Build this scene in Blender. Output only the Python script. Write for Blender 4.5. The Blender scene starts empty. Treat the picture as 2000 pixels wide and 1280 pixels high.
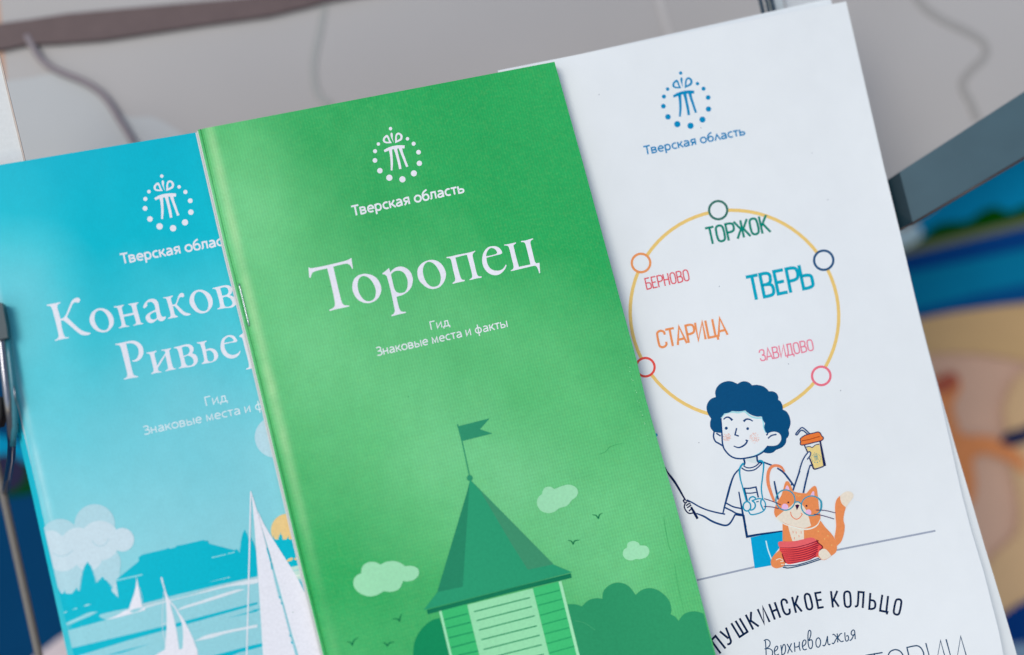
import bpy, math, random
from mathutils import Vector, Matrix
from mathutils.geometry import tessellate_polygon
random.seed(7)

# ------------------------------------------------------------------ frame, camera, light
# everything is laid out in the frame of the display rack: x along the booklets' tops, y up the
# booklets, z out towards the viewer (metres); the rack leans back by 35 degrees.
LEAN = math.radians(35)
RW = Matrix.Rotation(math.pi/2-LEAN, 4, 'X')
D = .391
FPX = 50/36*2000
yaw, pit, rol = math.radians(8), math.radians(5), math.radians(12.5)
CAM = Vector((-math.sin(yaw)*math.cos(pit), -math.sin(pit), math.cos(yaw)*math.cos(pit)))*D
FWD = -CAM.normalized()
_r = FWD.cross(Vector((0, 1, 0))).normalized(); _u = _r.cross(FWD)
RT = _r*math.cos(rol)-_u*math.sin(rol); UP = _r*math.sin(rol)+_u*math.cos(rol)

sc = bpy.context.scene
COL = sc.collection
cd = bpy.data.cameras.new('camera'); cam = bpy.data.objects.new('camera', cd); COL.objects.link(cam)
m = Matrix((RT, UP, -FWD)).transposed().to_4x4(); m.translation = CAM
cam.matrix_world = RW @ m
cd.lens = 50; cd.sensor_width = 36; cd.clip_start = .01; cd.clip_end = 50
cd.dof.use_dof = True; cd.dof.focus_distance = D-.0024; cd.dof.aperture_fstop = 3.6; cd.dof.aperture_blades = 0
sc.camera = cam

SUN = (RW.to_3x3() @ Vector((-.40, .22, .90))).normalized()
w = bpy.data.worlds.new('World'); sc.world = w; w.use_nodes = True
nt = w.node_tree; bg = nt.nodes['Background']
sky = nt.nodes.new('ShaderNodeTexSky'); sky.sky_type = 'NISHITA'; sky.sun_disc = False
sky.sun_elevation = math.asin(SUN.z); sky.sun_rotation = math.atan2(SUN.x, SUN.y)
sky.air_density = 1.0; sky.dust_density = 1.0; sky.ozone_density = 1.0
nt.links.new(sky.outputs[0], bg.inputs[0]); bg.inputs[1].default_value = .112
sd = bpy.data.lights.new('sun', 'SUN'); so = bpy.data.objects.new('sun', sd); COL.objects.link(so)
sd.energy = 1.35; sd.angle = math.radians(27); sd.color = (1, .965, .90)
so.rotation_euler = SUN.to_track_quat('Z', 'Y').to_euler()
sc.view_settings.view_transform = 'Standard'; sc.view_settings.look = 'None'
sc.view_settings.exposure = 0.15; sc.view_settings.gamma = 1

# ------------------------------------------------------------------ helpers
def hit(x, y, z=0.):
    """photo position (2000 px wide) -> point of the rack plane at height z"""
    d = FWD+RT*((x-1000)/FPX)-UP*((y-640)/FPX)
    return CAM+d*((z-CAM.z)/d.z)

def lift(p, h):
    return CAM+(p-CAM)*((p.z+h-CAM.z)/(p.z-CAM.z))
def smooth(t):
    t = min(1., max(0., t)); return t*t*(3-2*t)
def gauss(t): return math.exp(-t*t)
class Bow:
    """how a booklet's cover bows up from flat: u metres from the spine, v metres down from the top"""
    def __init__(s, top, bot, fn):
        s.a = top; s.d = (bot-top).normalized(); s.n = Vector((-s.d.y, s.d.x, 0)); s.fn = fn
        if s.n.x < 0: s.n = -s.n
    def __call__(s, p):
        q = p-s.a; return s.fn(q.dot(s.n), q.dot(s.d))
KL = (.84, .89, .98); SP = .012
def lin(c):
    c /= 255
    return c/12.92 if c <= .04045 else ((c+.055)/1.055)**2.4
def alb(rgb): return tuple(min(.9, max(.001, (lin(c)-SP)/k)) for c, k in zip(rgb, KL))

MC = {}
def mat(name, rgb, rough=.5, spec=.25, metal=0, noise=.05, nscale=900, bump=.06, weave=0, bscale=2500, raw=False, bdist=.0002):
    key = (name, rgb)
    if key in MC: return MC[key]
    M = bpy.data.materials.new(name); M.use_nodes = True
    n = M.node_tree.nodes; L = M.node_tree.links; P = n['Principled BSDF']
    base = rgb if raw else alb(rgb)
    P.inputs['Roughness'].default_value = rough; P.inputs['Metallic'].default_value = metal
    P.inputs['Specular IOR Level'].default_value = spec
    tc = n.new('ShaderNodeTexCoord')
    nz = n.new('ShaderNodeTexNoise'); nz.inputs['Scale'].default_value = nscale; nz.inputs['Detail'].default_value = 3
    L.new(tc.outputs['Object'], nz.inputs['Vector'])
    mr = n.new('ShaderNodeMapRange'); mr.inputs[1].default_value = .3; mr.inputs[2].default_value = .7
    mr.inputs[3].default_value = 1-noise; mr.inputs[4].default_value = 1+noise
    L.new(nz.outputs['Fac'], mr.inputs[0])
    vm = n.new('ShaderNodeVectorMath'); vm.operation = 'SCALE'; vm.inputs[0].default_value = base
    L.new(mr.outputs[0], vm.inputs['Scale']); L.new(vm.outputs[0], P.inputs['Base Color'])
    if bump:
        b = n.new('ShaderNodeBump'); b.inputs['Strength'].default_value = bump; b.inputs['Distance'].default_value = bdist
        n2 = n.new('ShaderNodeTexNoise'); n2.inputs['Scale'].default_value = bscale; n2.inputs['Detail'].default_value = 2
        L.new(tc.outputs['Object'], n2.inputs['Vector']); L.new(n2.outputs['Fac'], b.inputs['Height'])
        L.new(b.outputs[0], P.inputs['Normal'])
    MC[key] = M
    return M

def ink(rgb, soft=False): return mat('ink_%02x%02x%02x' % rgb, rgb, rough=.5, spec=.06, noise=.045, nscale=1500, bump=.05)
PAPER = (222, 230, 238)
def paper(): return mat('white_paper', PAPER, rough=.55, spec=.25, noise=.012, nscale=120, bump=.3, bscale=300, bdist=.0002)

def empty(name, org, label, cat, group=None):
    o = bpy.data.objects.new(name, None); COL.objects.link(o)
    o.matrix_world = RW @ Matrix.Translation(org)
    o.empty_display_size = .01
    o['label'] = label; o['category'] = cat
    if group: o['group'] = group
    o['_o'] = list(org)
    return o
def org(o):
    while o.parent: o = o.parent
    return Vector(o['_o'])

class MB:
    """collects faces (rack coordinates) and links them as ONE mesh"""
    def __init__(s): s.v = []; s.f = []; s.mi = []; s.mats = []
    def slot(s, M):
        if M not in s.mats: s.mats.append(M)
        return s.mats.index(M)
    def add(s, vs, fs, M):
        b = len(s.v); s.v += [Vector(v) for v in vs]; k = s.slot(M)
        for f in fs: s.f.append([b+i for i in f]); s.mi.append(k)
    def build(s, name, parent, smooth=False):
        o3 = org(parent)
        me = bpy.data.meshes.new(name)
        me.from_pydata([v-o3 for v in s.v], [], s.f)
        for M in s.mats: me.materials.append(M)
        me.polygons.foreach_set('material_index', s.mi)
        if smooth: me.polygons.foreach_set('use_smooth', [True]*len(s.f))
        me.update()
        o = bpy.data.objects.new(name, me); COL.objects.link(o); o.parent = parent
        return o

def box(mb, a, b, M):
    x0, y0, z0 = a; x1, y1, z1 = b
    v = [(x0,y0,z0),(x1,y0,z0),(x1,y1,z0),(x0,y1,z0),(x0,y0,z1),(x1,y0,z1),(x1,y1,z1),(x0,y1,z1)]
    mb.add(v, [(0,3,2,1),(4,5,6,7),(0,1,5,4),(1,2,6,5),(2,3,7,6),(3,0,4,7)], M)

def tube(mb, pts, r, M, seg=14, caps=True):
    pts = [Vector(p) for p in pts]; vs = []; n = len(pts)
    rr = r if isinstance(r, (list, tuple)) else [r]*n
    up = Vector((0, 0, 1))
    for i, p in enumerate(pts):
        t = (pts[min(i+1, n-1)]-pts[max(i-1, 0)]).normalized()
        a = t.cross(up)
        if a.length < 1e-4: a = t.cross(Vector((1, 0, 0)))
        a.normalize(); b = a.cross(t).normalized()
        for k in range(seg):
            an = 2*math.pi*k/seg; vs.append(p+(a*math.cos(an)+b*math.sin(an))*rr[i])
    fs = [(i*seg+k, i*seg+(k+1) % seg, (i+1)*seg+(k+1) % seg, (i+1)*seg+k) for i in range(n-1) for k in range(seg)]
    if caps: fs += [tuple(range(seg))[::-1], tuple((n-1)*seg+k for k in range(seg))]
    mb.add(vs, fs, M)

def crom(pts, closed, n=6):
    """Catmull-Rom through 2D points; a point with a third value is a corner"""
    P = [(p[0], p[1]) for p in pts]; C = [len(p) > 2 for p in pts]; N = len(P); out = []
    segs = N if closed else N-1
    for i in range(segs):
        j = (i+1) % N
        p1, p2 = P[i], P[j]
        p0 = p1 if C[i] or (not closed and i == 0) else P[(i-1) % N]
        p3 = p2 if C[j] or (not closed and j == N-1) else P[(j+1) % N]
        out.append(p1)
        if C[i] and C[j]: continue
        d = math.hypot(p2[0]-p1[0], p2[1]-p1[1])+1e-9
        def tan(a, b, c, dd):
            l = math.hypot(c[0]-a[0], c[1]-a[1])+1e-9
            k = min(1, 1.0*d/l*1.0)
            return ((c[0]-a[0])*k, (c[1]-a[1])*k)
        m1 = tan(p0, p1, p2, d); m2 = tan(p1, p2, p3, d)
        if C[i]: m1 = (2*(p2[0]-p1[0])-0*m2[0], 2*(p2[1]-p1[1])); m1 = (m1[0]*.5, m1[1]*.5)
        if C[j]: m2 = (p2[0]-p1[0], p2[1]-p1[1])
        for s in range(1, n):
            t = s/n; t2 = t*t; t3 = t2*t
            h = (2*t3-3*t2+1, t3-2*t2+t, -2*t3+3*t2, t3-t2)
            out.append(tuple(h[0]*p1[q]+h[1]*m1[q]+h[2]*p2[q]+h[3]*m2[q] for q in (0, 1)))
    if not closed: out.append(P[-1])
    return out

def clip(poly, region):
    ar = sum(region[i][0]*region[(i+1) % len(region)][1]-region[(i+1) % len(region)][0]*region[i][1] for i in range(len(region)))
    sg = 1 if ar > 0 else -1
    for i in range(len(region)):
        a, b = region[i], region[(i+1) % len(region)]
        def sd_(p): return sg*((b[0]-a[0])*(p[1]-a[1])-(b[1]-a[1])*(p[0]-a[0]))
        out = []
        for j in range(len(poly)):
            p, q = poly[j-1], poly[j]; dp, dq = sd_(p), sd_(q)
            if (dp >= 0) != (dq >= 0):
                t = dp/(dp-dq); out.append((p[0]+(q[0]-p[0])*t, p[1]+(q[1]-p[1])*t))
            if dq >= 0: out.append(q)
        poly = out
        if len(poly) < 3: return []
    return poly

def Z(ox, oy, s):
    return lambda *pts: [((p[0]/s+ox, p[1]/s+oy)+tuple(p[2:])) for p in pts]

BOW = {}
class Print:
    """flat print on a cover: outlines laid on the sheet a few microns above it"""
    layer = {}
    def __init__(s, cover, z, reg=None, keep=False):
        if not keep: Print.layer[cover.name] = 0
        s.c = cover; s.z = z; s.mb = MB(); s.reg = reg; s.key = cover.name; s.bold = 1.0; s.H = BOW.get(round(z, 6))
    def nz(s):
        k = Print.layer.get(s.key, 0)+(0 if getattr(s, 'hold', 0) else 1); Print.layer[s.key] = k
        return .000014+k*1.4e-6
    def fill(s, pts, rgb, holes=(), n=6, smooth=True):
        poly = crom(pts, True, n) if smooth else [(p[0], p[1]) for p in pts]
        if s.reg and not holes: poly = clip(poly, s.reg)
        if len(poly) < 3: return
        hs = [crom(h, True, n) for h in holes]
        z = s.nz()
        loops = [poly]+hs
        tri = tessellate_polygon([[Vector((x, y, 0)) for x, y in l] for l in loops])
        s.place([(x, y) for l in loops for x, y in l], tri, z, rgb)
    def place(s, pts, tris, dz, rgb):
        LIM = 5.0   # photo pixels, about 0.7 mm
        pts = list(pts); cache = {}; out = []; todo = [tuple(t) for t in tris]
        while todo:
            a, b, c3 = todo.pop()
            e = [(math.dist(pts[a], pts[b]), a, b, c3), (math.dist(pts[b], pts[c3]), b, c3, a), (math.dist(pts[c3], pts[a]), c3, a, b)]
            l, p_, q_, o_ = max(e)
            if l <= LIM: out.append((a, b, c3)); continue
            k = (min(p_, q_), max(p_, q_))
            if k not in cache:
                cache[k] = len(pts); pts.append(((pts[p_][0]+pts[q_][0])/2, (pts[p_][1]+pts[q_][1])/2))
            m_ = cache[k]; todo += [(p_, m_, o_), (m_, q_, o_)]
        v = []
        for x, y in pts:
            p0 = hit(x, y, s.z); v.append(lift(p0, (s.H(p0) if s.H else 0)+dz))
        fs = []
        for t in out:
            cr = (v[t[1]]-v[t[0]]).cross(v[t[2]]-v[t[0]]).z
            if abs(cr) < 1e-15: continue
            fs.append(t if cr > 0 else (t[0], t[2], t[1]))
        s.mb.add(v, fs, ink(rgb) if rgb != PAPER else paper())
    def circle(s, cx, cy, r, rgb, n=28, ry=None):
        s.fill([(cx+r*math.cos(2*math.pi*k/n), cy+(ry or r)*math.sin(2*math.pi*k/n)) for k in range(n)], rgb, smooth=False)
    def stroke(s, pts, wd, rgb, closed=False, n=6, caps=True, sm=True):
        L = crom(pts, closed, n) if sm else [(p[0], p[1]) for p in pts]
        q = [L[0]]
        for p in L[1:]:
            if math.hypot(p[0]-q[-1][0], p[1]-q[-1][1]) > .02: q.append(p)
        if closed and math.hypot(q[0][0]-q[-1][0], q[0][1]-q[-1][1]) < .02: q.pop()
        L = q; N = len(L)
        if N < 2: return
        ws = wd if isinstance(wd, (list, tuple)) else None
        lens = [0]
        for i in range(1, N): lens.append(lens[-1]+math.hypot(L[i][0]-L[i-1][0], L[i][1]-L[i-1][1]))
        def W(i):
            if not ws: return wd*s.bold
            t = lens[i]/lens[-1]*(len(ws)-1); k = min(int(t), len(ws)-2)
            return (ws[k]+(ws[k+1]-ws[k])*(t-k))*s.bold
        z = s.nz(); left = []; right = []
        for i in range(N):
            a = L[(i-1) % N] if closed or i > 0 else None
            b = L[(i+1) % N] if closed or i < N-1 else None
            p = L[i]
            def nrm(u, v):
                dx, dy = v[0]-u[0], v[1]-u[1]; l = math.hypot(dx, dy)+1e-12
                return (-dy/l, dx/l)
            if a and b:
                n1 = nrm(a, p); n2 = nrm(p, b); mx, my = n1[0]+n2[0], n1[1]+n2[1]; l = math.hypot(mx, my)
                if l < .3: mx, my, k = n1[0], n1[1], 1
                else:
                    mx /= l; my /= l; k = min(1/max(.35, mx*n1[0]+my*n1[1]), 2.2)
            else:
                mx, my = nrm(a, p) if a else nrm(p, b); k = 1
            h = W(i)/2*k
            left.append((p[0]+mx*h, p[1]+my*h)); right.append((p[0]-mx*h, p[1]-my*h))
        tr = []
        for i in range(N if closed else N-1):
            k = (i+1) % N; tr += [(i, N+i, N+k), (i, N+k, k)]
        s.place(left+right, tr, z, rgb)
    def build(s, name):
        s.mb.v = s.mb.v
        # make every face look outwards
        for i, f in enumerate(s.mb.f):
            a, b, c = (s.mb.v[k] for k in f[:3])
            if (b-a).cross(c-a).z < 0: s.mb.f[i] = list(f)[::-1]
        return s.mb.build(name, s.c)

c = 1   # corner flag

# ------------------------------------------------------------------ stroke alphabet (centre lines, cap height 10)
def el(cx, cy, rx, ry): return [(cx+rx*math.cos(a*math.pi/7), cy+ry*math.sin(a*math.pi/7)) for a in range(14)]+['closed']
LOW = {
 'а': (6.6, [[(1.2,6),(3,6.5),(4.8,5.8),(5.2,4.2),(5.2,0)], [(5.2,3.9),(3,3.6),(1.3,2.9),(.9,1.8),(1.5,.7),(2.9,.5),(4.5,1.3),(5.2,2.4)]]),
 'в': (6.5, [[(1,.5,c),(1,6.5,c),(3.2,6.5),(4.7,5.8),(4.6,4.2),(3,3.6,c),(1,3.6,c)], [(3,3.6,c),(4.8,3.1),(5.2,1.9),(4.6,.8),(3.2,.5),(.5,.5,c)]]),
 'е': (6.6, [[(1,3.6,c),(5.6,3.6,c),(5.3,5.3),(3.5,6.5),(1.6,5.6),(.9,3.5),(1.5,1.3),(3.5,.5),(5.3,.9)]]),
 'р': (6.9, [[(1,-3,c),(1,7,c)], [(1,4.6),(1.8,6),(3.4,6.5),(5,5.6),(5.6,3.5),(5,1.3),(3.4,.5),(1.8,1),(1,2.4)]]),
 'с': (5.6, [[(5,6.1),(3.6,6.5),(1.6,5.6),(.9,3.5),(1.6,1.3),(3.6,.5),(5,.9)]]),
 'к': (5.9, [[(1,0,c),(1,7,c)], [(5.1,7,c),(3,4.2),(2.3,3.7),(1,3.6,c)], [(2.4,3.8,c),(5.5,0,c)]]),
 'я': (6.4, [[(5,0,c),(5,6.5,c),(2.8,6.5),(1.3,5.8),(1.3,4.1),(2.8,3.2),(5,3.2,c)], [(3.4,3.2,c),(1,0,c)]]),
 'о': (7.1, [el(3.55,3.5,2.7,3.05)]),
 'б': (6.9, [[(5.3,10.2),(3.6,9.4),(1.9,8),(1,5.8),(.9,3.4),(1.6,1.2),(3.4,.5),(5.2,1.2),(5.8,3.1),(5.2,5.1),(3.6,5.9),(2,5.3),(1,3.8)]]),
 'л': (6.3, [[(.2,.5),(1.1,1),(1.5,3),(1.7,6.5,c),(5,6.5,c),(5,0,c)]]),
 'ʌ': (6.2, [[(.5,0,c),(3,6.6,c),(5.7,0,c)]]),
 'т': (5.6, [[(.3,6.5,c),(5.3,6.5,c)], [(2.8,6.5,c),(2.8,0,c)]]),
 'ь': (6.1, [[(1,7,c),(1,.5,c),(3.4,.5),(5,1.1),(5,3),(3.4,3.8),(1,3.8,c)]]),
 'ы': (8.3, [[(1,7,c),(1,.5,c),(3.2,.5),(4.7,1.1),(4.7,3),(3.2,3.8),(1,3.8,c)], [(7.1,7,c),(7.1,0,c)]]),
 'н': (6.6, [[(1,0,c),(1,7,c)], [(5.2,0,c),(5.2,7,c)], [(1,3.6,c),(5.2,3.6,c)]]),
 'и': (6.7, [[(1,7,c),(1,.3,c),(5.2,6.7,c),(5.2,0,c)]]),
 'м': (7.8, [[(1,0,c),(1.3,6.7,c),(3.7,1,c),(6.1,6.7,c),(6.4,0,c)]]),
 'д': (6.8, [[(.3,-1.8,c),(.3,.5,c),(6,.5,c),(6,-1.8,c)], [(1.1,.5,c),(2.1,3),(2.3,6.5,c),(5,6.5,c),(5,.5,c)]]),
 'ф': (8.2, [el(3.9,3.5,3.0,3.0), [(3.9,-3,c),(3.9,10,c)]]),
 'Г': (6, [[(1,0,c),(1,9.5,c),(5.6,9.5,c)]]),
 'Т': (6.6, [[(.2,9.4,c),(6.6,9.4,c)], [(3.4,9.4,c),(3.4,0,c)]]),
 'З': (6.4, [[(.8,8.9),(2.8,9.5),(4.8,8.7),(4.8,6.4),(3,5.2,c),(1.8,5.2,c)], [(3,5.2,c),(5.2,4.4),(5.5,1.9),(3.6,.5),(.6,.9)]]),
 ' ': (3.0, []),
}
CAPS = {
 'Т': (4.2, [[(0,9.5,c),(4,9.5,c)], [(2,9.5,c),(2,0,c)]]),
 'О': (4.8, [[(.6,7.4),(1.1,9),(2.3,9.5),(3.5,9),(4,7.4),(4,2.6),(3.5,1),(2.3,.5),(1.1,1),(.6,2.6),'closed']]),
 'Р': (4.5, [[(.6,0,c),(.6,9.5,c),(2.4,9.5),(3.7,9),(4.1,7.8),(4.1,6.3),(3.6,5.1),(2.4,4.6),(.6,4.6,c)]]),
 'Ж': (6.7, [[(3.3,0,c),(3.3,10,c)], [(.1,10,c),(2.7,5,c),(.3,0,c)], [(6.4,10,c),(3.9,5,c),(6.4,0,c)], [(2.7,5,c),(3.9,5,c)]]),
 'К': (4.6, [[(.6,0,c),(.6,10,c)], [(.6,3.9,c),(1.5,5.4,c),(4,10,c)], [(1.6,5.6,c),(4.4,0,c)]]),
 'В': (4.8, [[(.6,.5,c),(.6,9.5,c),(2.4,9.5),(3.6,8.9),(3.8,7.4),(3.4,5.7),(2.2,5.1,c),(.6,5.1,c)], [(2.2,5.1,c),(3.7,4.5),(4.1,2.8),(3.7,1),(2.4,.5),(.1,.5,c)]]),
 'Е': (4.2, [[(3.7,9.5,c),(.6,9.5,c),(.6,.5,c),(3.8,.5,c)], [(.6,5,c),(3.3,5,c)]]),
 'Ь': (4.6, [[(.6,10,c),(.6,.5,c),(2.4,.5),(3.8,1.1),(4,2.8),(3.8,4.9),(2.4,5.5),(.6,5.5,c)]]),
 'Б': (4.6, [[(3.7,9.5,c),(.6,9.5,c),(.6,.5,c),(2.4,.5),(3.8,1.1),(4,3),(3.8,4.8),(2.4,5.5),(.6,5.5,c)]]),
 'Н': (4.9, [[(.6,0,c),(.6,10,c)], [(4,0,c),(4,10,c)], [(.6,5,c),(4,5,c)]]),
 'С': (4.6, [[(4,7),(3.8,8.6),(2.3,9.5),(.9,8.8),(.6,7.2),(.6,2.8),(.9,1.2),(2.3,.5),(3.8,1.4),(4,3)]]),
 'А': (4.6, [[(.1,0,c),(2.2,9.8,c),(4.3,0,c)], [(.7,2.8,c),(3.7,2.8,c)]]),
 'И': (4.8, [[(.6,10,c),(.6,.2,c),(3.9,9.8,c),(3.9,0,c)]]),
 'Ц': (5.0, [[(.6,10,c),(.6,.5,c),(4.7,.5,c),(4.7,-1.6,c)], [(3.8,10,c),(3.8,.5,c)]]),
 'З': (4.4, [[(.5,7.4),(.8,8.9),(2.1,9.5),(3.4,8.9),(3.6,7.2),(3.2,5.6),(1.8,5.1,c)], [(1.8,5.1,c),(3.4,4.5),(3.8,2.7),(3.4,1),(2,.5),(.7,1.1),(.4,2.8)]]),
 'Д': (5.0, [[(.1,-1.5,c),(.1,.5,c),(4.7,.5,c),(4.7,-1.5,c)], [(.7,.5,c),(1.3,3),(1.4,9.5,c),(3.9,9.5,c),(3.9,.5,c)]]),
}
def text(pr, s, font, p0, p1, up, wd, rgb):
    tot = sum(font[ch][0] for ch in s)
    ax = ((p1[0]-p0[0])/tot, (p1[1]-p0[1])/tot); ay = (up[0]/10, up[1]/10)
    wpx = wd*math.hypot(*ay); x = 0
    for ch in s:
        a, strokes = font[ch]
        for st in strokes:
            cl = st[-1] == 'closed'; pts = st[:-1] if cl else st
            q = [((p0[0]+(x+p[0])*ax[0]+p[1]*ay[0], p0[1]+(x+p[0])*ax[1]+p[1]*ay[1])+tuple(p[2:])) for p in pts]
            pr.stroke(q, wpx, rgb, closed=cl, n=5)
        x += a

def ztext(pr, zf, s, font, p0, p1, up, wd, rgb, sc_):
    a, b = zf(p0, p1); text(pr, s, font, a[:2], b[:2], (up[0]/sc_, up[1]/sc_), wd, rgb)

def emblem(pr, T, Lp, R, rgb):
    """twelve-dot ring round a three-legged arch under a sprig; T, L, R: top, left and right dot"""
    t0, l0, r0 = (1329.4, 143.), (1295.7, 207.9), (1383.7, 213.4)
    a, b = l0[0]-t0[0], l0[1]-t0[1]; c_, d = r0[0]-t0[0], r0[1]-t0[1]; det = a*d-b*c_
    def F(p):
        x, y = p[0]-t0[0], p[1]-t0[1]
        s, t = (x*d-y*c_)/det, (y*a-x*b)/det
        return (T[0]+s*(Lp[0]-T[0])+t*(R[0]-T[0]), T[1]+s*(Lp[1]-T[1])+t*(R[1]-T[1]))+tuple(p[2:])
    k = math.hypot(R[0]-Lp[0], R[1]-Lp[1])/math.hypot(r0[0]-l0[0], r0[1]-l0[1])
    e1 = Z(1270, 125, 13.333)
    G = lambda *pts: [F(p) for p in e1(*pts)]
    for x, y, r in ((792,240,45),(1230,515,46),(1388,648,54),(1508,877,62),(453,658,46),(356,853,54),(343,1103,62),
                    (1516,1178,70),(1360,1451,80),(1050,1613,82),(705,1571,82),(462,1381,72)):
        q = G((x, y))[0]; pr.circle(q[0], q[1], r/13.333*k, rgb, n=20)
    pr.fill(G((785,385),(812,350),(842,385),(842,440),(838,500),(864,635,c),(815,520),(788,440)), rgb)
    pr.fill(G((690,412),(735,460),(765,550),(812,632,c),(700,640),(620,625),(578,580),(583,510),(625,450)), rgb,
            holes=[G((682,478),(708,515),(738,596,c),(690,600),(635,575),(630,535),(650,495))])
    pr.fill(G((985,350),(1050,368),(1095,420),(1102,480),(1075,545),(1010,585),(895,635,c),(900,560),(905,470),(930,390)), rgb,
            holes=[G((995,400),(1030,420),(1045,465),(1030,510),(950,562,c),(948,490),(960,430))])
    s = k/13.333
    pr.stroke(G((600,852),(740,785),(880,748),(1010,732),(1145,735)), [62*s,80*s,84*s,84*s,80*s], rgb)
    pr.stroke(G((758,770),(775,900),(785,1050),(785,1200),(772,1375)), [95*s,72*s,64*s,60*s,46*s], rgb)
    pr.stroke(G((890,740),(925,900),(955,1040),(985,1190),(1005,1335)), [100*s,74*s,68*s,68*s,66*s], rgb)
    pr.stroke(G((1025,735),(1060,880),(1110,1030),(1155,1170),(1192,1272)), [95*s,70*s,64*s,60*s,60*s], rgb)

# ------------------------------------------------------------------ sheets of paper
def at_y(poly, y):
    for a, b in zip(poly, poly[1:]):
        if a[1] <= y <= b[1] or b is poly[-1]:
            if y <= b[1] or b is poly[-1]:
                t = (y-a[1])/(b[1]-a[1]); return a[0]+(b[0]-a[0])*t
    return poly[0][0]
def sample(poly, n):
    y0, y1 = poly[0][1], poly[-1][1]
    return [(at_y(poly, y0+(y1-y0)*i/n), y0+(y1-y0)*i/n) for i in range(n+1)]

def sheet(mb, left, right, z, th, M, prof=None, rows=18, us=None, Medge=None, H=None):
    """a sheet between two traced long edges, th thick, top face at height z (+ prof(u) in metres from the spine)"""
    Ls = [hit(x, y, z) for x, y in sample(left, rows)]; Rs = [hit(x, y, z) for x, y in sample(right, rows)]
    width = (Rs[0]-Ls[0]).length
    us = us or [0, width]
    if H:
        rows = int((Ls[0]-Ls[-1]).length/.0013); us = sorted(set(us+[.002+.0013*k for k in range(int(width/.0013))]))
        Ls = [hit(x, y, z) for x, y in sample(left, rows)]; Rs = [hit(x, y, z) for x, y in sample(right, rows)]
    us = [min(u, width) for u in us]
    if us[-1] < width: us.append(width)
    nC = len(us); top = []
    for a, b in zip(Ls, Rs):
        w_ = (b-a).length; dr = (b-a)/w_
        for j, u in enumerate(us):
            uu = w_ if j == nC-1 else (u if u < .02 else .02+(u-.02)*(w_-.02)/(width-.02))
            p = a+dr*uu
            if H: p = lift(p, H(p))
            if prof: p = p+Vector((0, 0, prof(uu)))
            top.append(p)
    nR = rows+1
    mb.add(top, [(i*nC+j, (i+1)*nC+j, (i+1)*nC+j+1, i*nC+j+1) for i in range(rows) for j in range(nC-1)], M)
    rim = [j for j in range(nC)]+[i*nC+nC-1 for i in range(1, nR)]+[(nR-1)*nC+j for j in range(nC-2, -1, -1)]+[i*nC for i in range(nR-2, 0, -1)]
    up = [top[k] for k in rim]; dn = [p-Vector((0, 0, th)) for p in up]; n = len(rim)
    mb.add(up+dn, [(i, (i+1) % n, n+(i+1) % n, n+i) for i in range(n)], Medge or M)
    if H: mb.add([p-Vector((0, 0, th)) for p in top], [(i*nC+j, i*nC+j+1, (i+1)*nC+j+1, (i+1)*nC+j) for i in range(rows) for j in range(nC-1)], Medge or M)
    else: mb.add(dn, [tuple(range(n))], Medge or M)

def shift(poly, dx, dy=0): return [(x+dx, y+dy) for x, y in poly]

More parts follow.
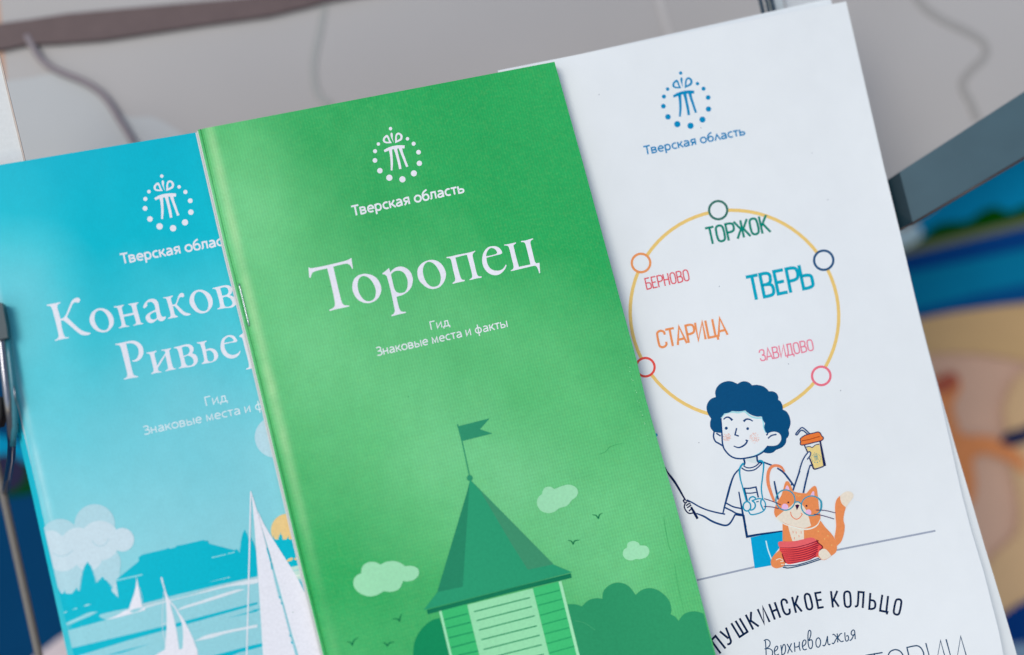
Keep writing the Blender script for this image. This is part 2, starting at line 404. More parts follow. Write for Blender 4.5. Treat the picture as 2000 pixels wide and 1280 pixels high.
def cover_mat(name, kind, o, ref):
    """printed, lightly laminated cover: colour wash with sheen painted in, woven screen and a painted highlight beside the spine"""
    M = bpy.data.materials.new(name); M.use_nodes = True
    n = M.node_tree.nodes; L = M.node_tree.links; P = n['Principled BSDF']
    P.inputs['Roughness'].default_value = .42; P.inputs['Specular IOR Level'].default_value = .08
    tc = n.new('ShaderNodeTexCoord')
    def N(t, **kw):
        q = n.new(t)
        for k, v in kw.items(): setattr(q, k, v)
        return q
    def math_(op, a, b=None, cl=False):
        q = N('ShaderNodeMath', operation=op, use_clamp=cl)
        for i, v in enumerate((a, b)):
            if v is None: continue
            if isinstance(v, (int, float)): q.inputs[i].default_value = v
            else: L.new(v, q.inputs[i])
        return q.outputs[0]
    def dot(vec, off):
        q = N('ShaderNodeVectorMath', operation='DOT_PRODUCT'); L.new(tc.outputs['Object'], q.inputs[0]); q.inputs[1].default_value = vec
        return math_('ADD', q.outputs['Value'], off)
    def noise(s, d=2):
        q = N('ShaderNodeTexNoise'); q.inputs['Scale'].default_value = s; q.inputs['Detail'].default_value = d
        L.new(tc.outputs['Object'], q.inputs['Vector']); return q.outputs['Fac']
    a, b = ref; sp = (Vector(a)-Vector(b)).normalized()      # up the spine
    nx = Vector((sp.y, -sp.x, 0)); a0 = Vector(a)-o
    u = dot(nx, -nx.dot(a0)); v = dot(-sp, sp.dot(a0))
    def blob(x, y, r, amt):
        p = hit(x, y, 0)-o; q = N('ShaderNodeVectorMath', operation='DISTANCE'); L.new(tc.outputs['Object'], q.inputs[0]); q.inputs[1].default_value = (p.x, p.y, 0)
        mr = N('ShaderNodeMapRange', interpolation_type='SMOOTHSTEP'); L.new(q.outputs['Value'], mr.inputs[0])
        mr.inputs[1].default_value = 0; mr.inputs[2].default_value = r*.00014; mr.inputs[3].default_value = amt; mr.inputs[4].default_value = 0
        return mr.outputs[0]
    if kind == 'green':
        t = math_('ADD', math_('MULTIPLY', noise(34, 5), .62), -.1)
        for q in ((450,400,230,.55),(560,640,330,.40),(830,780,400,.42),(1180,1010,380,.5),(900,960,260,.22),(930,190,420,-.4),(1130,430,330,-.22),(640,1120,270,-.12),(1190,1240,200,.1)):  # blobs: uneven printed wash, with the cover's glossy sheen painted in
            t = math_('ADD', t, blob(*q))
        stops = [(0, (52,168,97)), (.45, (91,187,121)), (1, (124,209,151))]
    else:
        t = math_('MULTIPLY', v, 1/.14)
        t = math_('ADD', t, math_('MULTIPLY', math_('SUBTRACT', noise(28, 4), .5), .22))
        for q in ((-20,500,260,.2),(30,620,200,.08)): t = math_('ADD', t, blob(*q))  # sheen at the left side painted into the blue wash
        stops = [(0, (0,179,205)), (.22, (0,185,208)), (.34, (66,195,214)), (.50, (104,200,217)), (.68, (128,206,221)), (.9, (146,210,224))]
    cr = N('ShaderNodeValToRGB'); L.new(t, cr.inputs[0]); e = cr.color_ramp.elements
    while len(e) < len(stops): e.new(.5)
    for k, (p, rgb) in enumerate(stops): e[k].position = p; e[k].color = (*alb(rgb), 1)
    colr = cr.outputs[0]
    # pale highlight of the creased fold, painted parallel to the spine
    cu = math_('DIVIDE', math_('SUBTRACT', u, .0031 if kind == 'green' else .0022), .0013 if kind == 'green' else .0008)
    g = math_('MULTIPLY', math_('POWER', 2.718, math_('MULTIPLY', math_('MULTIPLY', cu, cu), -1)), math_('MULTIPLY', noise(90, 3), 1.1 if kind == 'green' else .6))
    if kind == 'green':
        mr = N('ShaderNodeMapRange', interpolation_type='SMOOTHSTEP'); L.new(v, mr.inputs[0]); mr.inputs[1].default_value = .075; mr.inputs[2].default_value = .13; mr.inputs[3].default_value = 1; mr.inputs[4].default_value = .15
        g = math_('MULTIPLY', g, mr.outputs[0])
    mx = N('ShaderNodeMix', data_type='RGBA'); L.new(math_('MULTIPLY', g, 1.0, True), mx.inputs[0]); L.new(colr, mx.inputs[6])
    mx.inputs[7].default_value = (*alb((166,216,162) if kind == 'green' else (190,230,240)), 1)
    if kind == 'green':
        m3 = N('ShaderNodeMix', data_type='RGBA'); L.new(math_('MULTIPLY', math_('SUBTRACT', noise(1400, 4), .45, True), .6, True), m3.inputs[0]); L.new(mx.outputs[2], m3.inputs[6]); m3.inputs[7].default_value = (*alb((120,192,112)), 1); mx = m3
    # woven screen of the print
    am = .046 if kind == 'green' else .008
    wa = math_('SINE', math_('MULTIPLY', math_('ADD', u, math_('MULTIPLY', noise(400), .0004)), 2*math.pi/.00074))
    wb = math_('SINE', math_('MULTIPLY', v, 2*math.pi/.00098))
    fade = math_('MULTIPLY', v, 8, True)
    wv = math_('ADD', math_('MULTIPLY', wa, am), math_('MULTIPLY', math_('MULTIPLY', wb, fade), am*.55))
    gr = math_('MULTIPLY', math_('SUBTRACT', noise(1500, 3), .5), .22 if kind == 'green' else .12)
    gr2 = math_('MULTIPLY', math_('SUBTRACT', noise(260, 3), .5), .16 if kind == 'green' else .10)
    k = math_('ADD', math_('ADD', math_('ADD', wv, gr), gr2), 1.0)
    vm = N('ShaderNodeVectorMath', operation='SCALE'); L.new(mx.outputs[2], vm.inputs[0]); L.new(k, vm.inputs['Scale'])
    L.new(vm.outputs[0], P.inputs['Base Color'])
    bm = N('ShaderNodeBump'); bm.inputs['Strength'].default_value = .12; bm.inputs['Distance'].default_value = .0003
    h = math_('ADD', math_('MULTIPLY', wv, 1.2), math_('MULTIPLY', noise(70, 4), 2.5))
    L.new(h, bm.inputs['Height']); L.new(bm.outputs[0], P.inputs['Normal'])
    return M

edge_white = mat('page_white', (204,210,216), rough=.6, spec=.2, noise=.02)
edge_green = mat('cover_edge_green', (120,190,130), rough=.6, spec=.2)
edge_blue = mat('cover_edge_blue', (90,195,215), rough=.6, spec=.2)
steel = mat('staple_steel', (.5,.53,.54), rough=.22, spec=.5, metal=1, noise=.05, bump=.03, raw=True)

ZW, ZB, ZG = 0., .0018, .0058
def bow_white(u, v):
    return (.0014+.0026*smooth((v-.07)/.13)*smooth((u-.045)/.055)+.0011*math.sin((v*.8+u*.5)/.1*6.28+.6)*smooth(u/.03)
            +.0010*gauss((u-.05)/.03)*gauss((v-.10)/.05)-.0014*gauss((u-.095)/.022)*gauss((v-.062)/.028)+.0010*gauss((u-.08)/.026)*gauss((v-.02)/.03))
def bow_green(u, v):
    k = smooth(u/.004)
    return k*(.0008+.0017*(1-gauss(u/.013))*math.exp(-u/.06)+.0006*math.sin(v/.12*6.28+u*30+1)*smooth(u/.03)+.0009*smooth((u-.075)/.024)+.0005*math.sin(u/.05*6.28-v*40)*smooth(u/.02))
def bow_blue(u, v):
    k = smooth(u/.004)
    k *= 1-.75*smooth((u-.035)/.03)
    return k*(.0005+.0016*(1-gauss(u/.014))*math.exp(-u/.06)+.0005*math.sin(v/.1*6.28+u*25)*smooth(u/.03))-.0002*gauss(u/.01)*gauss((v-.062)/.014)+.0009*gauss((u-.02)/.012)*gauss((v-.035)/.03)
BOW[round(ZW, 6)] = Bow(hit(972,138,ZW), hit(1290,1280,ZW), bow_white)
BOW[round(ZG, 6)] = Bow(hit(386,253.5,ZG), hit(631,1280,ZG), bow_green)
BOW[round(ZB, 6)] = Bow(hit(-76,335,ZB), hit(144,1280,ZB), bow_blue)
WHITE_INK = (226,229,242)

# ------------------------------------------------------------------ white booklet
wl = [(972,138),(1120,640),(1290,1280),(1420,1750)]
wr = [(1652.5,3),(1725,320),(1757,450),(1801,640),(1835,772),(1856,866),(1877,960),(1895,1030),(1922,1120),(1950,1230),(1960,1280),(2085,1750)]
wl2 = [(985,139),(1300,1280),(1430,1750)]
wr2 = [(1622,-3),(1700,260),(1757,455),(1802,642),(1838,774),(1864,866),(1892,960),(1912,1030),(1939,1120),(1970,1220),(1986,1280),(2120,1750)]
W = empty('white_booklet', hit(1312, 70, ZW), 'white booklet printed with a yellow route ring, a boy and an orange cat', 'booklet')
mb = MB(); sheet(mb, wl, wr, ZW, .00022, paper(), H=BOW[round(ZW, 6)], Medge=mat('sheet_edge', (190,222,232), rough=.6))
wcov = mb.build('cover', W, smooth=False)
mb = MB(); sheet(mb, shift(wl, 6, 2), shift(wr, -3, 3), ZW-.0004, .0010, edge_white); mb.build('inner_pages', W)
W2 = empty('white_booklet', hit(1600, 10, ZW-.002), 'blank edge of the second white booklet showing behind the one with the route ring', 'booklet')
mb = MB(); sheet(mb, wl2, wr2, ZW-.0016, .0003, paper()); mb.build('cover', W2)
mb = MB(); sheet(mb, shift(wl2, 3, 3), shift(wr2, -3, 3), ZW-.0020, .0012, edge_white); mb.build('inner_pages', W2)
W3 = empty('leaflet', hit(1560, -40, ZW-.014), 'pale plain leaflet at the top edge, right of the chrome rods and farther back', 'leaflet')
mb = MB(); sheet(mb, [(1508,-90),(1600,260),(1740,900)], [(1605,-110),(1640,260),(1790,900)], ZW-.016, .0008, mat('pale_leaflet', (196,204,212), rough=.6), rows=4); mb.build('sheet', W3)

WB = (12,138,192)
p = Print(wcov, ZW); emblem(p, (1329.4,143.), (1295.7,207.9), (1383.7,213.4), WB); p.build('emblem')
p = Print(wcov, ZW)
ztext(p, Z(1245,230,8.696), 'Тверская обʌасть', LOW, (122,634), (1840,290), (-30,-147), 1.65, (14,132,190), 8.696); p.build('region_lettering')
# route ring with its five stops
p = Print(wcov, ZW); ring = []
for k in range(72):
    a = 2*math.pi*k/72; ca, sa = math.cos(a), math.sin(a); d1 = (.77, .62)
    along, ac = 208*math.cos(a), 203*math.sin(a)
    ring.append((1434.5+along*d1[0]-ac*d1[1], 613.5+along*d1[1]+ac*d1[0]))
wreg = [(1100,100),(1650,0),(1975,1290),(1300,1330)]
p.stroke(ring, 6.6, (240,196,122), closed=True, sm=False); p.build('route_ring')
for x, y, r, rgb in ((1402.7,410.8,17.7,(58,115,106)),(1252,514,18,(251,150,98)),(1608.8,508.6,18.8,(38,84,128)),(1260.5,717.5,18,(226,86,80)),(1604,734.5,18,(242,118,138))):
    p = Print(wcov, ZW, keep=True); p.circle(x, y, r+1, PAPER)
    p.stroke([(x+r*math.cos(2*math.pi*k/36), y+r*math.sin(2*math.pi*k/36)) for k in range(36)], 4.6, rgb, closed=True, sm=False); p.build('route_stop')
for s, zf, s_, p0, p1, up, wd, rgb in (
    ('ТОРЖОК', Z(1360,400,7.692), 7.692, (185,603), (1122,410), (-57,-258), 1.07, (24,132,118)),
    ('БЕРНОВО', Z(1000,320,4), 4, (1050,987), (1396,913), (-20,-92), .85, (216,88,104)),
    ('ТВЕРЬ', Z(1440,510,12.5), 12.5, (327,974), (1912,652), (-124,-606), 1.07, (18,163,192)),
    ('СТАРИЦА', Z(1250,600,5.714), 5.714, (208,468), (985,308), (-40,-201), 1.0, (251,146,96)),
    ('ЗАВИДОВО', Z(1250,600,5.714), 5.714, (1345,610), (1952,484), (-27,-132), .85, (226,132,158))):
    p = Print(wcov, ZW, keep=True); ztext(p, zf, s, CAPS, p0, p1, up, wd*1.2, rgb, s_); p.build('town_name')
# heading on an arc
p = Print(wcov, ZW); A = Z(1380,1130,10); B = Z(1560,1130,9.077); NV = (22,44,74)
for st in ([(1407.5,1276.5,c),(1389,1251,c),(1397.5,1242.5,c),(1417,1267,c)],):
    p.stroke(st, 4.1, NV)
for st in ([(260,1035,c),(430,1175,c)], [(378,960,c),(455,1165),(475,1230),(455,1275),(405,1290)], [(483,875,c),(645,1145,c),(800,1043,c),(645,780,c)], [(565,828,c),(725,1092,c)],
           [(765,710,c),(912,1000,c)], [(870,652,c),(862,825,c),(1020,938,c)], [(862,825,c),(840,855,c)], [(998,600,c),(1125,885,c),(1098,560,c),(1232,852,c)],
           [(1222,500,c),(1335,805,c)], [(1330,465,c),(1440,768,c)], [(1285,645,c),(1385,602,c)], [(1578,492),(1552,430),(1500,412),(1463,455),(1480,560),(1518,665),(1568,703),(1622,675),(1618,590)],
           [(1670,362,c),(1748,672,c)], [(1785,335,c),(1735,490,c),(1862,648,c)], [(1735,490,c),(1712,535,c)]):
    p.stroke(A(*st), 4.1, NV)
for st, cl in (([(107,330),(120,285),(155,275),(190,295),(210,350),(240,490),(225,538),(185,550),(150,530),(125,440)], 1), ([(400,245,c),(293,262,c),(347,525,c),(442,508,c)], 0), ([(315,392,c),(407,377,c)], 0),
           ([(572,225,c),(607,515,c)], 0), ([(685,220,c),(622,370,c),(712,502,c)], 0), ([(622,370,c),(597,415,c)], 0), ([(805,300),(820,248),(860,232),(900,250),(915,300),(922,440),(910,490),(868,508),(830,490),(815,440)], 1),
           ([(995,498),(1035,490),(1050,430),(1060,240,c),(1152,248,c),(1135,525,c)], 0), ([(1270,258,c),(1250,540,c),(1300,542),(1345,520),(1358,455),(1335,400),(1262,385,c)], 0),
           ([(1482,290,c),(1442,572,c),(1572,597,c),(1558,638,c)], 0), ([(1585,312,c),(1552,590,c)], 0), ([(1708,450),(1730,385),(1775,370),(1812,390),(1818,440),(1790,590),(1765,638),(1725,640),(1690,615),(1688,560)], 1)):
    p.stroke(B(*st), 4.0, NV, closed=bool(cl))
p.build('arched_heading')
p = Print(wcov, ZW); S = Z(1480,1220,9.09); SC = (40,74,108)
for st in ([(108,290),(150,268),(200,285),(220,330),(200,390),(140,430),(120,435)], [(135,285),(145,420),(150,575)], [(150,428),(220,435),(262,480),(250,560),(200,610)],
           [(300,480),(345,440),(355,400),(335,385),(305,420),(295,490),(315,545),(350,540),(375,525)], [(410,365),(425,480),(430,625)], [(425,470),(440,400),(465,355),(490,390),(492,460),(470,520),(430,540)],
           [(520,345),(570,430),(615,495)], [(600,335),(560,430),(530,515)], [(650,320),(655,400),(660,485)], [(738,305),(738,400),(755,465)], [(655,400),(700,400),(738,375)],
           [(800,390),(845,350),(855,300),(830,275),(800,310),(792,380),(810,440),(840,450),(870,435)], [(905,290),(940,190),(940,120),(915,105),(895,150),(892,280),(905,390),(935,430),(965,400),(972,320),(950,270),(915,290)],
           [(1080,232),(1045,260),(1032,330),(1050,395),(1085,400),(1112,350),(1112,280),(1080,232)], [(1150,365),(1180,380),(1210,330),(1238,205,c),(1245,330),(1265,360),(1290,345)],
           [(1325,185),(1350,175),(1390,215),(1420,235)], [(1315,330),(1345,340),(1385,270),(1415,230)], [(1410,160),(1418,240),(1420,320)], [(1495,155),(1460,175),(1420,235,c),(1460,290),(1495,305),(1525,290)],
           [(1545,140),(1550,230),(1565,290),(1595,290),(1612,250),(1600,200),(1570,210)], [(1730,260),(1725,180),(1715,110),(1690,98),(1660,140),(1665,180),(1695,190),(1725,165)], [(1700,190),(1680,240),(1650,280),(1630,280)]):
    p.stroke(S(*st), 2.1, SC, n=4)
p.build('script_line')
p = Print(wcov, ZW); S = Z(1680,1220,9.09); SC = (36,72,106)
for st, cl in (([(100,549,c),(398,498,c)], 0), ([(248,524,c),(360,990,c)], 0), ([(495,600),(505,530),(545,475),(620,448),(700,470),(760,545),(805,700),(790,850),(710,905),(600,880),(530,760)], 1),
           ([(960,960,c),(830,410,c),(940,385),(1020,380),(1085,425),(1130,530),(1110,640),(1020,690),(890,700,c)], 0),
           ([(1165,330,c),(1315,890,c),(1427,285,c),(1580,850,c)], 0), ([(1525,262,c),(1680,830,c),(1785,210,c),(1955,800,c)], 0)):
    p.stroke(S(*st), 2.6, SC, closed=bool(cl))
p.build('thin_heading')
# ground line, boy, cup and cat
p = Print(wcov, ZW, keep=True); p.stroke([(1361.5,1133.5),(1475,1107.5),(1640,1073.5),(1827,1037)], 3.6, (152,163,184), sm=False); p.build('ground_line')
A = Z(1370,740,10); B = Z(1370,850,10); C = Z(1290,900,10); Dz = Z(1420,960,13.333); E_ = Z(1490,920,10); G = Z(1490,1000,10); H = Z(1530,820,16.625); I = Z(1530,870,16.625)
N1 = (18,70,122); CY = (34,152,190); HR = (31,81,126); OR = (255,142,92); CR = (230,219,206)
p = Print(wcov, ZW, keep=True); p.bold = 1.28
p.fill([(1466,1050,c),(1528.5,1036.5,c),(1530,1060,c),(1509,1088,c),(1507,1104.5,c),(1474,1110.5,c)], (0,163,214))
p.stroke(G((60,565),(100,740),(172,935)), 1.9, (196,232,244))
p.fill(B((850,480,c),(1050,430),(1090,480),(1110,530,c),(1080,560),(860,500,c)), (206,222,228))
p.fill(A((378,770,c),(450,690),(600,640),(850,630),(1000,720),(1185,745),(1250,900),(1290,1080),(1400,1035),(1500,1060),(1550,1150),(1500,1270),(1400,1305),(1300,1310,c),(1200,1432),(1060,1508),(900,1545),(760,1562),(640,1545),(550,1495),(470,1410),(410,1310,c),(300,1240),(245,1150),(245,1040,c)), PAPER)
p.stroke(A((385,765),(450,690),(600,650),(720,662),(840,640),(950,728),(1080,768),(1180,765)), 2.6, (160,214,226))
p.stroke(A((1180,740),(1212,880),(1215,950),(1260,1060)), 2.0, (150,214,232))
p.stroke(B((905,440),(1050,400),(1210,300),(1290,220)), 1.8, (150,214,232))
for x, y, r in ((500,1145,78), (1035,1155,98)):
    p.hold = 1
    for k in range(120):
        a = random.random()*6.283; q = r*random.random()**.6
        X = A((x+q*math.cos(a), y+q*1.05*math.sin(a)))[0]; p.circle(X[0], X[1], .6, (238,180,170), n=6)
p.hold = 0
p.fill(A((280,355,c),(268,270),(300,170),(380,90),(500,48),(600,55),(705,100,c),(770,62),(850,50),(930,75),(990,128,c),(1080,120),(1200,145),(1280,200),(1318,245,c),(1400,248),(1470,290),(1500,350),(1500,410,c),(1550,450),(1585,530),(1590,605,c),(1660,640),(1720,740),(1742,860),(1725,940),(1700,1000,c),(1712,1080),(1690,1140),(1660,1170,c),(1650,1250),(1600,1320),(1540,1360),(1460,1390,c),(1400,1440),(1310,1458),(1210,1440,c),(1290,1340),(1300,1310,c),(1420,1310),(1500,1280),(1555,1200),(1550,1110),(1500,1055),(1420,1035),(1340,1050),(1290,1080,c),(1250,1030),(1225,950),(1240,870,c),(1200,810),(1180,740,c),(1080,740),(980,710),(900,660),(855,620,c),(780,635),(700,640),(600,630,c),(530,665),(445,680,c),(410,730),(375,770,c),(390,900),(385,1060,c),(320,1055),(240,1040,c),(180,960),(168,870),(188,780,c),(130,690),(100,590),(115,490),(180,400)), HR)
p.stroke(A((378,770),(388,900),(402,1100),(410,1250),(432,1345),(470,1410),(550,1495),(640,1545),(760,1562),(900,1545),(1060,1508),(1200,1432),(1300,1312)), 2.4, N1)
p.stroke(A((245,1040),(238,1140),(275,1225),(350,1270),(415,1312)), 2.4, N1); p.stroke(A((290,1065),(375,1120)), 2.2, N1)
p.stroke(A((1300,1165),(1370,1110),(1468,1088)), 2.2, N1); p.stroke(A((1268,1105),(1295,1078)), 2.2, N1)
for x, y, r in ((485,967,3.0), (903,975,2.8)):
    X = A((x, y))[0]; p.circle(X[0], X[1], r, N1, n=16)
p.stroke(A((430,795),(485,755),(540,757),(605,812)), [1.8,2.2,2.6,3.4], N1); p.stroke(A((822,835),(875,792),(940,795),(1005,830)), [3.4,2.6,2.2,1.6], N1)
p.stroke(A((688,965,c),(655,1095,c),(730,1122,c)), 2.2, N1); p.stroke(B((630,215),(720,245),(805,218),(870,165),(898,112,c),(862,98,c)), [1.6,2,2.6,2.6,2.2], N1)
p.stroke(B((825,460),(845,540),(830,590)), 2.8, N1); p.stroke(B((1082,410),(1105,520),(1190,538)), 2.8, N1)
p.stroke(B((820,598),(880,635),(960,640),(1060,605),(1135,538)), 1.8, N1); p.stroke(B((782,640),(860,688),(950,698),(1060,665),(1185,550)), 1.9, N1)
p.stroke(B((1210,530),(1375,592)), 2.4, N1); p.stroke(B((1480,645),(1600,728),(1700,850),(1812,1000,c),(1788,1085,c)), [2.4,3,3,2.6,2.4], N1); p.stroke(B((1765,940),(1755,985)), 2.2, N1)
p.stroke(C((1550,150),(1440,280),(1370,460),(1310,680),(1250,900),(1220,1032)), [2,2.4,3,3.2,2.6,2], N1)
p.stroke(C((1530,608),(1570,830),(1620,1100),(1662,1300)), [2,2.4,3,3.4], N1)
p.stroke(C((1285,830),(1420,900),(1585,937)), 2.2, N1); p.stroke(C((1255,915),(1400,985),(1480,1030),(1620,1058)), 2.4, N1)
p.fill(C((1455,1025,c),(1600,1058),(1622,1090,c),(1560,1085),(1462,1070,c)), (32,58,110))
p.stroke(C((515,768),(620,820),(760,900),(900,960),(1080,1010),(1262,1047)), 2.2, N1); p.stroke(C((700,1030),(850,1090),(1000,1180),(1150,1240),(1280,1265),(1360,1220),(1460,1050)), [2,2.8,3,2.8,2.6,2.4], N1)
PN = (22,42,78)
p.stroke(C((92,125),(135,220),(300,450),(480,762)), [.8,3.6,3.2,2.4], PN); p.stroke(C((598,905),(650,1000),(725,1135)), [3,4,3.6], PN)
p.stroke(C((500,765),(450,772),(455,800),(480,830),(465,900),(500,980),(560,1030),(640,1022)), 2.0, PN)
for st in ([(500,880),(560,840),(588,850)], [(520,922),(600,868)], [(555,985),(612,935)], [(495,782),(575,805)], [(470,830),(520,815)]): p.stroke(C(*st), 2.0, PN)
p.stroke(C((1695,790,c),(1638,542,c),(1740,540),(1865,515,c),(1912,720,c)), 2.2, N1); p.stroke(C((1668,635),(1770,635),(1880,617)), 1.7, N1)
p.stroke(Dz((430,620),(470,900),(520,1182,c),(800,1128),(1100,1085),(1442,1035,c)), [3,3.4,3.6,3,2.6,1.8], (4,62,110))
p.stroke(B((825,550),(775,600),(745,680),(760,850),(800,1000),(875,1285)), [3,2.6,2,2,2], CY); p.stroke(B((1115,502),(1180,510),(1215,570),(1190,850),(1170,1050),(1202,1280)), [3,2.2,2,2,2], CY)
p.stroke(Dz((510,268),(440,320),(420,400),(450,480),(520,512),(595,470),(615,380),(585,300)), 2.2, CY, closed=True)
p.stroke(Dz((655,250),(720,300),(732,400),(680,470),(600,490)), 2.2, CY); p.stroke(Dz((570,240),(600,170),(680,140),(755,185)), 2.2, CY)
p.stroke(Dz((640,250),(780,200),(860,190),(950,230),(1000,330),(990,450),(920,530),(760,590),(620,602),(560,520)), 1.9, CY); p.stroke(Dz((887,220),(880,330),(945,485)), 2.2, CY)
p.stroke(Dz((760,275),(825,262)), 1.6, (60,120,150))
p.build('boy_drawing')
p = Print(wcov, ZW, keep=True); p.bold = 1.28; DK = (36,46,90)
p.fill(H((750,895,c),(850,872),(940,900),(1045,820),(1168,795,c),(1305,1491,c),(1010,1590,c)), (250,207,142))
p.fill(H((1168,705,c),(1222,695,c),(1388,1491,c),(1300,1525,c)), DK)
p.fill(H((545,640),(590,580),(700,510),(850,462),(1000,430),(1130,400),(1200,440),(1240,520,c),(1290,570),(1300,620),(1260,662),(1180,698),(1000,740),(800,790),(600,825),(550,790),(565,715,c)), (255,124,66))
p.stroke(H((545,640),(590,580),(700,510),(850,462),(1000,430),(1130,400),(1200,440),(1240,520,c),(1290,570),(1300,620),(1260,662),(1180,698),(1000,740),(800,790),(600,825),(550,790),(565,715,c)), 1.5, DK, closed=True)
p.stroke(H((600,690),(850,640),(1000,595),(1180,545)), 1.1, (150,60,40))
p.stroke(H((850,450),(700,310),(610,258),(550,290),(402,470),(440,495),(592,345),(790,470)), 1.9, N1)
p.stroke(H((685,830),(795,1075)), 1.8, DK); p.stroke(I((850,415),(940,640),(985,755),(1050,770),(1300,688)), [1.8,2.4,2.4,1.8,1.8], DK)
p.stroke(H((740,890),(850,872),(940,900),(1045,820),(1168,795)), 1.2, DK)
emblem(p, I((1020,235))[0], I((920,448))[0], I((1216,445))[0], (120,160,158))
p.fill(I((870,215,c),(888,270),(850,370),(770,460),(640,560),(700,340),(780,240)), PAPER)
p.stroke(I((790,245),(720,330),(640,470),(570,650),(500,900),(440,1100),(375,1290)), 2.1, N1); p.stroke(I((780,232),(860,215),(888,270),(850,370),(768,460)), 2.0, N1)
p.stroke(I((930,665),(880,650),(840,740),(790,900),(740,1130),(700,1295)), 2.1, N1)
p.stroke(E_((720,0),(660,170),(588,385)), 2.4, N1); p.stroke(E_((893,0),(840,200),(790,430)), [2.2,2.6,2.6], N1)
p.build('cup_and_arm_drawing')
p = Print(wcov, ZW, keep=True); p.bold = 1.28
p.stroke(B((1625,715),(1560,630),(1470,597),(1385,612),(1325,680),(1298,800),(1305,950),(1355,1120),(1425,1300)), [2,4,4.4,4.8,5,5,4.6,4.2,3.6], (250,138,98))
p.stroke(B((1422,900),(1450,1050),(1500,1260)), [2.2,2.8,2.6], N1)
p.fill(E_((1510,483,c),(1440,560),(1410,680),(1415,850),(1430,1080),(1400,1290,c),(1450,1465,c),(1530,1380),(1582,1230),(1600,1080),(1575,960),(1590,830),(1622,708,c),(1550,640),(1515,560)), OR)
p.fill(E_((1508,486,c),(1590,420),(1680,400),(1755,440),(1765,510),(1700,600),(1622,712,c),(1550,650),(1515,570)), CR)
p.fill(G((385,235,c),(1130,178,c),(1220,300),(1340,430),(1420,560),(1447,700),(1425,790),(1340,860,c),(1200,940),(1000,900),(500,1000),(390,1060),(280,1102),(190,1075),(155,1000),(170,920),(230,830),(310,760,c),(388,700,c)), OR)
p.fill(G((490,270,c),(800,320,c),(803,540,c),(690,575),(578,572,c),(540,460)), CR)
p.fill(E_((255,910,c),(222,830),(230,730),(290,590),(360,480),(400,350),(440,220),(480,200),(510,220),(560,320),(590,400,c),(720,430),(850,440,c),(920,360),(1000,295),(1040,310),(1065,420),(1080,560),(1100,750),(1120,860),(1120,950),(1060,1050),(950,1110),(820,1130),(700,1110),(500,1060),(350,980)), OR)
p.fill(E_((258,910,c),(400,790),(540,690),(620,620),(680,608),(740,640),(830,740),(890,890),(942,1075,c),(820,1115),(700,1100),(500,1050),(350,980)), CR)
p.stroke(E_((1125,940),(1065,1055),(950,1122),(820,1140),(600,1095),(380,1020),(255,912)), [.8,2,2.2,2,1.4,1], (246,232,226))
for q in ([(430,368,c),(462,290),(490,292),(522,372,c)], [(928,482,c),(975,400),(1000,408),(1006,492,c)]): p.fill(E_(*q), (226,190,226))
for x, y, r in ((430,708,6.6),(888,812,5.8)):
    X = E_((x, y))[0]; p.circle(X[0], X[1], r, (226,186,226))
for x, y in ((497,617),(852,683)):
    X = E_((x, y))[0]; p.circle(X[0], X[1], 1.9, (62,36,60), n=12)
p.fill(E_((630,670,c),(680,655),(716,675,c),(665,768,c)), (66,38,72)); p.stroke(E_((540,800),(562,880),(640,942),(712,922),(770,845,c),(742,825,c)), 1.3, (226,120,80))
for x, y in ((660,470),(690,490),(725,485),(1080,1180),(1270,1270),(1205,1330),(1345,1450)):
    X = E_((x, y))[0]; p.circle(X[0], X[1], 1.2, (255,190,120), n=6)
for x, y in ((590,395),(650,405),(748,400),(705,475),(618,515)):
    p.stroke(G((x-3,y-22),(x+3,y+22)), .9, (226,140,110))
gl = (56,152,182)
for cx, cy, rx, ry in ((440,570,187,198),(950,682,200,192)):
    p.stroke([E_((cx+rx*math.cos(2*math.pi*k/30), cy+ry*math.sin(2*math.pi*k/30)))[0] for k in range(30)], 1.9, gl, closed=True, sm=False)
p.stroke(E_((1075,520),(1135,600),(1140,700),(1118,770)), [1.5,3,3,1.5], gl); p.stroke(E_((628,612),(690,605),(748,645)), 1.9, gl)
for st in ([(25,543),(200,600),(352,665)], [(20,695),(170,705),(310,737)], [(1038,765),(1220,775),(1422,822)], [(993,845),(1150,870),(1392,940)]): p.stroke(E_(*st), 1.2, (70,46,100))
p.build('cat_drawing')
p = Print(wcov, ZW, keep=True); p.bold = 1.28
p.fill(G((412,1060,c),(440,1000,c),(1080,880,c),(1135,925,c),(800,1040),(500,1095,c)), PAPER)
p.fill(G((328,690,c),(1050,560,c),(1110,620),(1172,700),(1100,780),(1072,870,c),(900,935),(600,1012),(480,1020),(430,960),(380,820),(325,750)), (236,84,86))
p.fill(G((300,640),(310,590),(400,578),(600,575),(780,538),(900,505),(985,510),(1050,560,c),(1000,620),(850,680),(650,712),(450,712),(330,692)), (252,104,110))
for k in range(8):
    y = 700+k*40; x0 = 330+k*12; x1 = 1050+(40 if k < 3 else 20)-(k > 5)*30
    p.stroke(G((x0,y),(x0+260,y+2),(x0+500,y-50),(x1,y-138+k*2)), [.6,1.3,1.3,1.8], (140,40,62), n=4)
p.stroke(G((1050,545),(1075,600),(1110,630),(1165,690),(1110,750)), 1.5, (100,28,48)); p.stroke(G((375,825),(410,930),(445,1000)), 1.4, (100,28,48))
p.fill(G((1090,840),(1110,760),(1200,722),(1280,780),(1335,858,c),(1240,920),(1160,930)), (230,219,206))
p.stroke(G((410,1055),(650,1042),(900,972),(1102,902)), 1.6, (28,72,110)); p.stroke(G((388,1080),(500,1096),(800,1032),(1132,925)), 1.7, (28,72,110))
